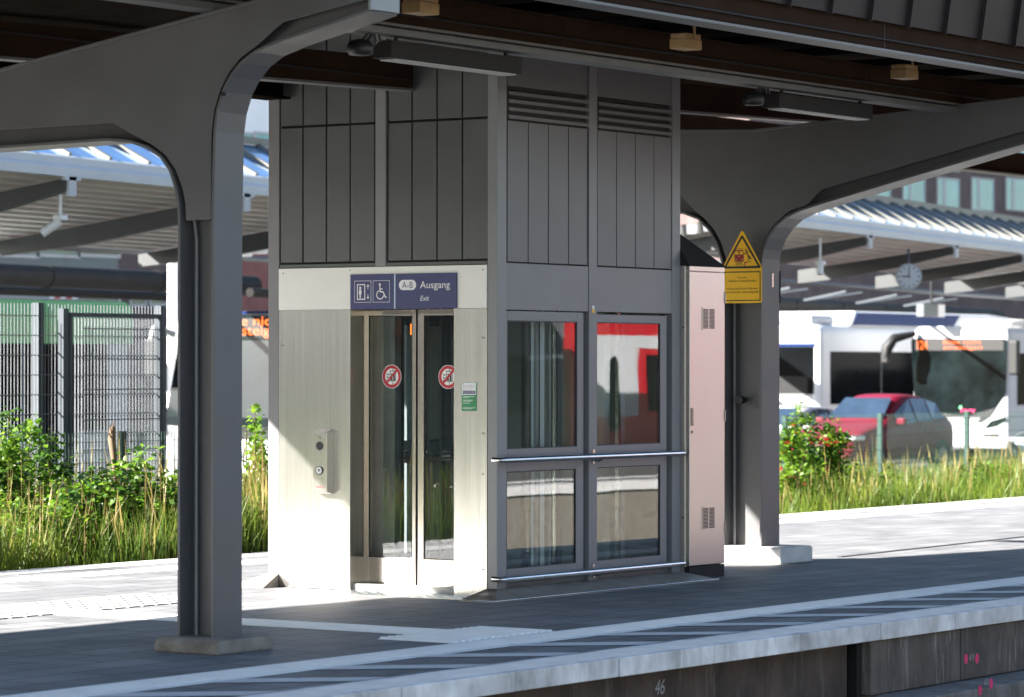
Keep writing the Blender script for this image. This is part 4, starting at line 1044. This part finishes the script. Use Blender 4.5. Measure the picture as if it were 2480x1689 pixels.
# blue and white long bus seen from behind
ycn = 26.4; q_ = at(1862, 737, 'y', ycn); xc_ = q_[0]; zc_ = q_[2]; dz_ = zc_-2.62
cbx = bus('blue and white long bus seen from its rear beyond the right steel column', xc_, 17, ycn, 2.55, zc_, 'bus_white', None, 6)
F = F_front(xc_-.004); b = MB()
rect(b, F, -ycn-2.35, 1.0, -ycn-.18, zc_-.55, 0, .006); b.build('rear_window', 'dark_glass', cbx)
b = MB(); rect(b, F, -ycn-2.3, .25, -ycn-.25, 1.0, 0, .008); b.build('rear_panel', 'bus_grey', cbx)
b = MB()
for z in np.arange(.95, 1.45, .05): rect(b, F, -ycn-1.9, z, -ycn-.35, z+.03, 0, .013)
b.build('grille', 'gap_black', cbx)
b = MB(); b.box(xc_-.02, xc_-.006, ycn+.15, ycn+2.4, zc_-.54, zc_-.46); b.build('rear_stripe', 'bus_blue', cbx)
b = MB(); disk(b, F, -ycn-1.6, 1.55, .28, 0, .014, 24, .34); poly(b, F, [(-ycn-1.86, 1.32), (-ycn-1.5, .5), (-ycn-1.34, 1.32)], 1, .013); b.build('rear_graphic', ['magenta', 'orange'], cbx)
b = MB(); b.prism([(xc_+1.6, zc_-.02), (xc_+1.9, zc_+.36), (xc_+9.5, zc_+.36), (xc_+11.8, zc_+.22), (xc_+12.2, zc_-.02)], 'xz', ycn+.05, ycn+2.5); b.build('roof_pod', 'bus_white', cbx, bevel=.08)
b = MB(); b.prism([(xc_+1.75, zc_+.01), (xc_+1.95, zc_+.31), (xc_+7.6, zc_+.31), (xc_+7.2, zc_+.01)], 'xz', ycn+.02, ycn+.06); b.prism([(xc_+8.2, zc_-.48), (xc_+8.6, zc_-.12), (xc_+13, zc_-.12), (xc_+13, zc_-.48)], 'xz', ycn-.02, ycn+.0); b.build('blue_panel', 'bus_blue', cbx)
b = MB(); b.box(xc_+.1, xc_+1.3, ycn+.3, ycn+2.2, zc_-.02, zc_+.25); b.build('roof_unit', 'canopy_white', cbx, bevel=.1)

# white bus with line number
xd = 53.6; yd1 = at(2070, 800, 'x', xd)[1]; yd0 = at(2288, 800, 'x', xd)[1]
db = bus('white bus with line number 124 on its display behind the red car', xd, 12, yd0, yd1-yd0, at(2180, 741, 'x', xd)[2], 'bus_white', None, 5)
F = F_front(xd-.004)
def fp(px, py): q = at(px, py, 'x', xd); return (-q[1], q[2])
b = MB(); poly(b, F, [fp(2078, 938), fp(2068, 775), fp(2072, 768), fp(2282, 770), fp(2287, 776), fp(2283, 895), fp(2262, 925), fp(2205, 942)][::-1], 0, .006); b.build('windscreen', 'screen_glass', db)
b = MB(); p_, q_ = fp(2078, 796), fp(2278, 769); rect(b, F, p_[0], p_[1], q_[0], q_[1], 0, .010); b.build('display_panel', 'gap_black', db)
b = MB(); p_, q_ = fp(2083, 793), fp(2106, 769); b.text('124', F, p_[0], p_[1], q_[0], q_[1]-.05, 0, off=.02)
p_, q_ = fp(2142, 781), fp(2228, 770); b.text('Bitte nicht', F, p_[0], p_[1], q_[0], q_[1]-.02, 0, off=.02); p_, q_ = fp(2142, 793), fp(2230, 782); b.text('einsteigen', F, p_[0], p_[1], q_[0], q_[1]-.02, 0, off=.02); b.build('display_text', 'led_orange', db)
b = MB(); poly(b, F, [fp(2080, 960), fp(2080, 940), fp(2205, 942), fp(2262, 926), fp(2282, 898), fp(2250, 945), fp(2228, 960)][::-1], 0, .008); b.build('front_mask', 'gap_black', db)
b = MB(); p_, q_ = fp(2182, 937), fp(2214, 925); b.text('hvv', F, p_[0], p_[1], q_[0], q_[1], 0, off=.02); poly(b, F, [fp(2178, 922), fp(2184, 922), fp(2184, 928), fp(2178, 928)][::-1], 1, .02); b.build('emblem', ['pink_paint', 'bus_green'], db)
b = MB(); poly(b, F, [fp(2150, 958), fp(2150, 948), fp(2226, 948), fp(2214, 962), fp(2205, 966), fp(2150, 966)][::-1], 0, .012); b.build('grille', 'bus_grey', db)
b = MB(); poly(b, F, [fp(2232, 974), fp(2250, 955), fp(2284, 946), fp(2284, 955), fp(2262, 968)][::-1], 0, .012); b.build('headlight', 'dark_glass', db)
b = MB(); poly(b, F, [fp(2230, 992), fp(2232, 985), fp(2268, 984), fp(2268, 992)][::-1], 0, .012); b.build('fog_light', 'gap_black', db)
b = MB(); pz = at(2205, 728, 'x', xd+2.2); b.box(xd+1.2, xd+7, yd0+.1, yd0+1.9, 2.5, pz[2]); b.build('roof_unit', 'bus_white', db, bevel=.12)
m0 = at(2076, 758, 'x', xd-.1); m1 = at(2030, 768, 'x', xd-.6); m2 = at(2014, 790, 'x', xd-.7); m3 = at(2010, 818, 'x', xd-.7)
mirror(db, [m0, m1, m2, m3], [.07, .12, .14, .08], (m3+np.array((0, .0, .12)), (.08, 0, 0), (0, .1, 0), (0, 0, .2)), 'gap_black')
mh = at(2302, 812, 'x', xd-.3); MB().obox(mh, (.08, 0, 0), (0, .13, 0), (0, 0, .42)).build('mirror', 'gap_black', db, bevel=.05)
# bus at the right edge
xe = 60; ye1 = at(2296, 800, 'x', xe)[1]
eb = bus('dark glazed bus cut off by the right edge behind the blue car', xe, 12, ye1-2.55, 2.55, at(2310, 748, 'x', xe)[2], 'bus_white', None, 5)
F = F_front(xe-.004); b = MB(); rect(b, F, -ye1+.08, .3, -ye1+2.4, at(2310, 762, 'x', xe)[2], 0, .006); b.build('windscreen', 'screen_glass', eb)

# ================================================================== CARS
def car(label, x0, y0, S, paint, L=4.5, wd=1.82, H=1.62):
    t = thing('parked_car', label, 'car', (x0+L/2, y0+wd/2, GZ), 'cars parked before the bus station')
    st = [  # x, bottom, belt, top, halfwidth, top halfwidth
        (.0, .35, .62, .66, .62, .60), (.12, .24, .70, .78, .80, .74), (.5, .22, .82, .93, .89, .80), (1.25, .22, .90, 1.02, .91, .78),
        (1.45, .22, .92, 1.08, .91, .74), (2.15, .22, .95, 1.56, .91, .60), (2.6, .22, .96, 1.62, .91, .60), (3.3, .22, .98, 1.60, .91, .60),
        (3.9, .24, 1.02, 1.48, .90, .58), (4.3, .28, 1.04, 1.14, .86, .62), (4.5, .42, .98, 1.02, .76, .60)]
    sx = L/4.5; sz = H/1.62; sy = wd/1.82
    rows = []
    for x, zb, zs, zt, hw_, tw in st:
        rows.append([(x0+x*sx, y0+wd/2+yy*sy, GZ+z*sz) for yy, z in ((-hw_*.9, zb), (-hw_, zb+.18), (-hw_, (zb+zs)/2+.1), (-hw_*.965, zs), (-tw, zt-.02), (-tw*.6, zt), (tw*.6, zt), (tw, zt-.02), (hw_*.965, zs), (hw_, (zb+zs)/2+.1), (hw_, zb+.18), (hw_*.9, zb))])
    n = 12; b = MB(); vs = [p for r_ in rows for p in r_]
    fs = [(i*n+k, (i+1)*n+k, (i+1)*n+(k+1) % n, i*n+(k+1) % n) for i in range(len(rows)-1) for k in range(n)]
    fs += [tuple(range(n)), tuple(range((len(rows)-1)*n, len(rows)*n))[::-1]]
    b.add(vs, fs, 0, True); b.build('body', paint, t, sub=2)
    rw = [np.array(r_) for r_ in rows]
    def pane(nm, i, j, k0, k1, u0, u1, v0, v1, off):
        A, B_, Cc, D = rw[i][k0], rw[j][k0], rw[j][k1], rw[i][k1]
        lerp = lambda u, v: (A*(1-u)+B_*u)*(1-v)+(D*(1-u)+Cc*u)*v+np.array(off)
        MB().add([lerp(u0, v0), lerp(u1, v0), lerp(u1, v1), lerp(u0, v1)], [(0, 1, 2, 3)]).build(nm, 'car_glass', t)
    for sgn, k0, k1 in ((-1, 3, 4), (1, 8, 7)):
        o = (0, .02*sgn, .012)
        pane('side_window', 4, 6, k0, k1, .32, .98, .1, .86, o); pane('side_window', 6, 7, k0, k1, .06, .96, .1, .86, o); pane('side_window', 7, 8, k0, k1, .05, .9, .12, .84, o)
    pane('windscreen', 4, 5, 4, 7, .08, .93, .05, .95, (-.03, 0, .03)); pane('rear_window', 8, 9, 4, 7, .1, .9, .08, .92, (.03, 0, .03))
    for x in (.85, 3.65):
        for y in (y0-.01, y0+wd-.2): wheel(t, x0+x*sx, y, GZ+.34, .34, .21)
    for s_, yy in ((-1, y0+.30), (1, y0+wd-.30)):
        MB().obox((x0+.22*sx, yy, GZ+.74*sz), (.16, .04*s_, 0), (0, .22, 0), (0, 0, .055)).build('headlight', 'lamp_clear', t, bevel=.03)
    for s_, yy in ((-1, y0-.06), (1, y0+wd+.06)):
        MB().obox((x0+1.75*sx, yy, GZ+1.06*sz), (.08, 0, 0), (0, .10, 0), (0, 0, .07)).build('wing_mirror', paint, t, bevel=.04)
    MB().box(x0-.01, x0+.03, y0+.55, y0+wd-.55, GZ+.42, GZ+.62).build('grille', 'gap_black', t)
    b = MB()
    for x in (2.75, 3.45): b.box(x0+x*sx, x0+x*sx+.16, y0-.015, y0+.02, GZ+.88*sz, GZ+.91*sz)
    b.build('door_handle', 'gap_black', t)
    return t
pc = at(2180, 1000, 'y', 19.8)
car('dark red parked car in front of the white line 124 bus', pc[0]-4.7, 19.8, 1, 'car_red', 4.7, 1.86, 1.70)
sv = at(1742, 1000, 'y', 22.8)
car('silver parked car half hidden by the steel column and the dark red car', sv[0], 22.8, 1, 'car_silver', 4.4, 1.8, 1.42)
p2_ = at(2274, 1000, 'x', 46.5)
car('dark blue parked car cut off by the right edge', 46.5, p2_[1]-1.8, 1, 'car_blue', 4.2, 1.8, 1.5)

# ================================================================== BUILDINGS BEYOND
def building(name, label, x0, x1, y, z0, z1, m, wins, wm='teal_glass', depth=12, fr=None, cat='building'):
    t = thing(name, label, cat, ((x0+x1)/2, y+depth/2, z0))
    BOX(x0, x1, y, y+depth, z0, z1).build('wall', m, t)
    for (a, b_, c, d) in wins:
        f = MB(); tt = .09; f.box(a-tt, a, y-.06, y+.01, c-tt, d+tt); f.box(b_, b_+tt, y-.06, y+.01, c-tt, d+tt); f.box(a, b_, y-.06, y+.01, c-tt, c); f.box(a, b_, y-.06, y+.01, d, d+tt)
        if fr: f.box(a+(b_-a)*.26, a+(b_-a)*.38, y-.05, y-.0, c, d)
        w_ = f.build('window', 'window_frame_grey', t); BOX(a, b_, y-.03, y-.004, c, d).build('pane', wm, w_)
    return t
Y = 78
def wr(px0, px1, py0, py1, yy): a, b_ = at(px0, py0, 'y', yy), at(px1, py1, 'y', yy); return (a[0], b_[0], at((px0+px1)/2, py1, 'y', yy)[2], at((px0+px1)/2, py0, 'y', yy)[2])
wins = []
for row in ((408, 476), (318, 385)):
    for k in range(-5, 7): wins.append(wr(2049+78*k, 2097+78*k, row[0], row[1], Y))
xa, xb_ = at(1700, 400, 'y', Y)[0], at(2600, 400, 'y', Y)[0]
building('brick_building', 'dark brick block with teal windows rising above the right bus canopy', xa, xb_, Y, GZ, 24, 'brick_dark', wins, fr=True)
Y = 70
building('white_building', 'pale building with bluish windows between the column and the lift', at(535, 300, 'y', Y)[0], at(700, 300, 'y', Y)[0], Y, GZ, at(580, 150, 'y', Y)[2], 'facade_white',
         [wr(536, 572, 305, 332, Y), wr(579, 612, 305, 332, Y), wr(619, 652, 305, 332, Y)])
Y = 50
gbx0, gbx1 = at(-200, 600, 'y', Y)[0], at(268, 600, 'y', Y)[0]
gwin = [wr(-190+92*k, -102+92*k, 470, 578, Y) for k in range(5)]+[wr(-190+92*k, -102+92*k, 648, 760, Y) for k in range(5)]
gl = building('glass_building', 'dark glazed office front seen under the left bus canopy', gbx0, gbx1, Y, GZ, 12, 'galv_dark', gwin, 'teal_dark')
F = Face((0, Y-.07, 0), (1, 0, 0), (0, 0, 1))
p_, q_ = at(-60, 658, 'y', Y), at(88, 630, 'y', Y)
b = MB(); rect(b, F, p_[0], p_[2]-.1, q_[0], q_[2], 0, .0); t0, t1 = at(-14, 649, 'y', Y), at(82, 632, 'y', Y); b.text('Fahrtsber', F, t0[0], t0[2], t1[0], t1[2], 1, off=.01); b.build('shop_sign', ['sign_lightblue', 'ink_black'], gl)
p_, q_ = at(108, 690, 'y', Y), at(172, 628, 'y', Y); b = MB(); rect(b, F, p_[0], p_[2], q_[0], q_[2], 0, .0)
for i_ in (0, 1):
    for j_ in (0, 1): rect(b, F, p_[0]+.2+i_*(q_[0]-p_[0]-.7), p_[2]+.1+j_*(q_[2]-p_[2]-.35), p_[0]+.45+i_*(q_[0]-p_[0]-.7), p_[2]+.25+j_*(q_[2]-p_[2]-.35), 1, .01)
b.build('white_poster', ['sign_white', 'ink_red'], gl)
b = MB(); p_, q_ = at(-100, 720, 'y', Y-.3), at(105, 662, 'y', Y-.3); b.box(p_[0], q_[0], Y-.4, Y-.2, p_[2], q_[2]); b.build('parapet', 'facade_grey', gl)
Y = 54
building('grey_building', 'grey brick building between the glass front and the nearer column', at(262, 600, 'y', Y)[0], at(396, 600, 'y', Y)[0], Y, GZ, 11, 'brick_dark', [wr(296, 326, 640, 690, Y), wr(340, 372, 640, 690, Y)], 'teal_dark')
Y = 58
building('red_brick_house', 'red brick house half hidden behind the nearer steel column', at(385, 600, 'y', Y)[0], at(640, 600, 'y', Y)[0], Y, GZ, 9, 'brick_red', [wr(398, 409, 640, 690, Y), wr(430, 470, 640, 690, Y)], 'sky_glass')
pp = at(392, 800, 'y', 26); t = tag(MB().tube([(pp[0], 26, GZ), (pp[0], 26, 3.6)], .10, 12).build('white_pole', 'sign_white'), 'slender white pole beside the white bus at the nearer column', 'pole')
# hanging info boxes on the right canopy
for q, lb in ((2108, 'white and dark information box hanging under the right bus canopy'),):
    p_ = at(q-20, 690, 'y', 24); r_ = at(q+28, 720, 'y', 24)
    t = thing('information_box', lb, 'sign', (p_[0], 24, p_[2]))
    BOX(p_[0], r_[0]-.35, 23.9, 24.1, r_[2], p_[2]).build('dark_panel', 'galv_dark', t); BOX(r_[0]-.35, r_[0], 23.9, 24.1, r_[2], p_[2]).build('white_panel', 'sign_white', t)
    MB().tube([(p_[0]+.6, 24, p_[2]), (p_[0]+.6, 24, p_[2]+.9)], .03, 8).build('hanger', 'gap_black', t)

# ================================================================== VEGETATION
def quads_mesh(name, V, Fc, mats, mi=None):
    me = bpy.data.meshes.new(name); nv = len(V); nf = len(Fc); k = Fc.shape[1]
    me.vertices.add(nv); me.vertices.foreach_set('co', V.astype(np.float32).ravel())
    me.loops.add(nf*k); me.loops.foreach_set('vertex_index', Fc.astype(np.int32).ravel())
    me.polygons.add(nf); me.polygons.foreach_set('loop_start', np.arange(0, nf*k, k, dtype=np.int32)); me.polygons.foreach_set('loop_total', np.full(nf, k, dtype=np.int32))
    for m_ in mats: me.materials.append(MATS[m_])
    if mi is not None: me.polygons.foreach_set('material_index', mi.astype(np.int32))
    me.update(); me.validate()
    o = bpy.data.objects.new(name, me); C.objects.link(o); return o
def blades(n, x0, x1, y0, y1, hmin, hmax, wd, zfun, mats, name, dry=.2, clump=1.0):
    x = rng.uniform(x0, x1, n); y = rng.uniform(y0, y1, n)
    den = .5+.5*np.sin(x*1.7+np.sin(y*2.1)*1.3)*np.sin(y*1.9+x*.6)
    keep = rng.uniform(0, 1, n) < (.35+.65*den)
    x, y, den = x[keep], y[keep], den[keep]; n = len(x)
    h = (hmin+(hmax-hmin)*rng.beta(2.2, 2.2, n))*(.72+.4*den)
    isd = rng.uniform(0, 1, n) < dry*(.5+den)
    h = np.where(isd, h*1.15+.04, h)
    th = rng.uniform(0, 2*PI, n); lean = rng.uniform(.02, .38, n)*h; lean = np.where(isd, lean*.5, lean)
    dx, dy = np.cos(th)*lean, np.sin(th)*lean
    ph = rng.uniform(0, 2*PI, n); wv = wd*rng.uniform(.6, 1.3, n)*np.where(isd, .42, 1)
    wx, wy = np.cos(ph)*wv/2, np.sin(ph)*wv/2
    z = zfun(y)
    base = np.stack([x, y, z], 1); s = np.stack([wx, wy, 0*wx], 1); l = np.stack([dx, dy, 0*dx], 1); up = np.stack([0*h, 0*h, h], 1)
    mid = base+l*.28+up*.55; tip = base+l+up*np.where(lean > .25*h, .9, .98)[:, None]
    seed = np.where(isd, 1.0, 0)[:, None]
    m1 = mid+(tip-mid)*.55
    V = np.stack([base-s, base+s, mid+s*.9, mid-s*.9, m1-s*(.55+seed*2.2), m1+s*(.55+seed*2.2), tip+s*.08, tip-s*.08], 1).reshape(-1, 3)
    o = np.arange(n)[:, None]*8
    Fc = np.concatenate([o+np.array([[0, 1, 2, 3]]), o+np.array([[3, 2, 5, 4]]), o+np.array([[4, 5, 6, 7]])], 1).reshape(-1, 4)
    mi = np.repeat(isd.astype(int), 3)
    ob = quads_mesh(name, V, Fc, mats, mi); ob['kind'] = 'stuff'; return ob
zf = lambda y: np.where(y < 9.2, -.32, -.34-.26*(y-9.2)/3.4)
GM = ['grass_green', 'grass_dry']
blades(60000, -2, 8.5, 5.25, 8.6, .42, 1.02, .011, zf, GM, 'grass', .085)
blades(78000, 13, 40, 5.25, 10.5, .32, .80, .013, zf, GM, 'grass', .045)
blades(650, -2, 8.5, 5.3, 7.6, .95, 1.30, .011, zf, ['grass_dry', 'grass_dry'], 'dry_grass_stalks', .6)
blades(260, 13, 40, 5.3, 8.0, .75, 1.1, .012, zf, ['grass_dry', 'grass_dry'], 'dry_grass_stalks', .6)
blades(9000, 8.5, 13, 5.25, 9, .4, .9, .02, zf, GM, 'grass', .2)
blades(16000, -45, -2, 5.25, 9.5, .5, 1.0, .026, zf, GM, 'grass', .2)
blades(9000, 0, 60, 9, 12.4, .3, .6, .02, zf, GM, 'grass', .25)

def bush(name, label, c, rx, ry, h, n, ls, mats, stems=7, cat='bush', flowers=0, group=None, spiky=.5):
    """leafy shrub: stems carrying many small folded leaves in clumps along them"""
    z0 = -.32; t = thing(name, label, cat, (c[0], c[1], z0), group)
    b = MB(); tips = []
    for k in range(stems):
        a_ = rng.uniform(0, 2*PI); q = rng.uniform(.1, 1)**.6
        hh = h*rng.uniform(.5, 1.0)*(1-.30*q)
        e = np.array((c[0]+rx*q*math.cos(a_), c[1]+ry*q*math.sin(a_), z0+hh)); s0 = np.array((c[0]+.12*rx*math.cos(a_), c[1]+.12*ry*math.sin(a_), z0))
        m_ = (s0+e)/2+np.array((rng.uniform(-.06, .06), rng.uniform(-.06, .06), .10))
        b.tube([s0, m_, e], [.012, .008, .003], 5); tips.append((s0, m_, e))
    b.build('stems', 'bark', t)
    i = rng.integers(0, stems, n); u = rng.beta(2.0, 1.1, n)
    S0 = np.array([q[0] for q in tips])[i]; S1 = np.array([q[1] for q in tips])[i]; S2 = np.array([q[2] for q in tips])[i]
    P = ((1-u)**2)[:, None]*S0+(2*u*(1-u))[:, None]*S1+(u**2)[:, None]*S2
    sp = (.10+.26*(1-u))*rx*2*spiky
    P = P+rng.normal(0, 1, (n, 3))*sp[:, None]*np.array((1, 1, .6))
    P[:, 2] = np.maximum(P[:, 2], z0+.05)
    d = rng.normal(0, 1, (n, 3)); d[:, 2] = d[:, 2]*.45-.15; d /= np.linalg.norm(d, axis=1)[:, None]
    upv = np.array((0, 0, 1.))+rng.normal(0, .45, (n, 3)); sd = np.cross(d, upv); sd /= np.linalg.norm(sd, axis=1)[:, None]
    nn_ = np.cross(sd, d)
    L_ = ls*rng.uniform(.55, 1.3, n)[:, None]
    V = np.stack([P, P+d*L_*.45+sd*L_*.36+nn_*L_*.10, P+d*L_, P+d*L_*.45-sd*L_*.36+nn_*L_*.10], 1).reshape(-1, 3)
    o = np.arange(n)[:, None]*4; Fc = np.concatenate([o+np.array([[0, 1, 2]]), o+np.array([[0, 2, 3]])], 1).reshape(-1, 3)
    mi = np.repeat((rng.uniform(0, 1, n) < .5+.3*np.sin(P[:, 2]*9+P[:, 0]*7)).astype(int), 2)
    f = quads_mesh('leaves', V-np.array(t['_b']), Fc, mats, mi); f.parent = t
    if flowers:
        k = flowers; P = P[rng.integers(0, n, k)]+rng.normal(0, .04, (k, 3)); VV = []; FF = []
        P = P[P[:, 2] < z0+.65*h]
        for p in P:
            for a_ in np.linspace(0, 2*PI, 5, endpoint=False):
                o_ = len(VV); e1 = np.array((math.cos(a_)*.5-.5, math.sin(a_)*.9-.3, .6+.3*math.sin(a_*2)))*.055; e2 = np.array((math.cos(a_+1.2)*.5-.5, math.sin(a_+1.2)*.9-.3, .6))*.055
                VV += [p, p+e1, p+e2]; FF.append((o_, o_+1, o_+2))
        f = quads_mesh('blossoms', np.array(VV)-np.array(t['_b']), np.array(FF), ['petal_red']); f.parent = t
    return t
LB = ['leaf_bright', 'leaf_dark']
def gp(px, y): return (float(at(px, 1100, 'y', y)[0]), y)
bush('leafy_shrub', 'broad bright green shrub in the grass left of the nearer column', gp(290, 6.2), .80, .42, 1.42, 7500, .074, LB, 22)
bush('bramble', 'tall arching bramble climbing the fence at the left edge', gp(45, 6.9), .60, .3, 2.0, 3600, .072, LB, 13, spiky=.45)
bush('leafy_shrub', 'low dark shrub close behind the nearer column', gp(385, 6.0), .5, .4, 1.12, 4000, .068, ['leaf_dark', 'leaf_bright'], 14)
bush('young_tree_shoots', 'thin leafy shoots rising in the gap beside the lift', gp(578, 7.1), .30, .28, 1.95, 1300, .065, ['leaf_bright', 'leaf_bright'], 6, 'shoots', spiky=.6)
bush('leafy_shrub', 'dark shrub at the foot of the leafy shoots beside the lift', gp(580, 6.4), .42, .35, .95, 1800, .07, ['leaf_dark', 'leaf_bright'], 10)
bush('flowering_shrub', 'bright green shrub with red blossoms right of the farther column', gp(1846, 6.6), .66, .45, 1.98, 5500, .07, LB, 18, flowers=60, spiky=.42)
bush('leafy_shrub', 'low green shrub behind the grass at the left edge', gp(120, 6.2), .7, .4, 1.12, 4200, .066, LB, 14)
for k in range(7):
    bush('leafy_shrub', ['shrub on the bank left of the frame'][0] if False else 'leafy shrub on the bank seen only in the lift door glass', (-6-4.6*k+rng.uniform(-1, 1), 7.2), .9, .6, 1.7+rng.uniform(-.3, .4), 900, .13, LB, 12, group='shrubs mirrored in the lift door')
for (px, y, q, h, lab, fl) in ((195, 6.9, .55, 1.30, 'pale weedy clump between the bramble and the broad shrub', 0), (10, 6.0, .6, 1.0, 'weedy clump in the grass at the far left edge', 0), (400, 6.8, .5, 1.25, 'weedy clump half hidden by the nearer column', 0),
        (1790, 6.2, .45, 1.0, 'leafy weed clump in the grass beside the farther column', 0), (1965, 7.2, .5, .95, 'pale weedy clump in the grass right of the red blossoms', 8), (2230, 6.8, .6, .85, 'low weedy clump in the grass at the right edge', 0)):
    bush('weed_clump', lab, gp(px, y), q, .35, h, 1600, .058, ['leaf_bright', 'grass_green'], 14, 'weeds', flowers=fl, spiky=.5)
# cut stump with twigs
st_ = thing('tree_stump', 'thin pollarded stump standing in front of the green fence post', 'stump', (3.78, 7.0, -.32))
b = MB(); b.tube([(3.86, 7.0, -.32), (3.82, 7.0, .4), (3.80, 7.0, .75), (3.76, 7.0, 1.0), (3.77, 7.0, 1.12)], [.036, .032, .027, .038, .026], 8); b.build('trunk', 'bark', st_)
b = MB()
for q in ((-.05, .14), (.04, .16), (.09, .10), (-.09, .07)): b.tube([(3.76, 7.0, 1.0), (3.76+q[0], 7.0+q[0]*.4, 1.0+q[1])], [.009, .005], 5)
b.build('twigs', 'bark', st_)
# unseen shed added to block bright low sky from the steel front's reflection
building('low_sky_blocker', 'unseen long dark brick shed added to keep low sky out of the lift front', -130, -14, 33, GZ, 8, 'brick_dark', [(-120+7*k, -118+7*k, 1.0, 3.2) for k in range(14)], 'teal_dark')
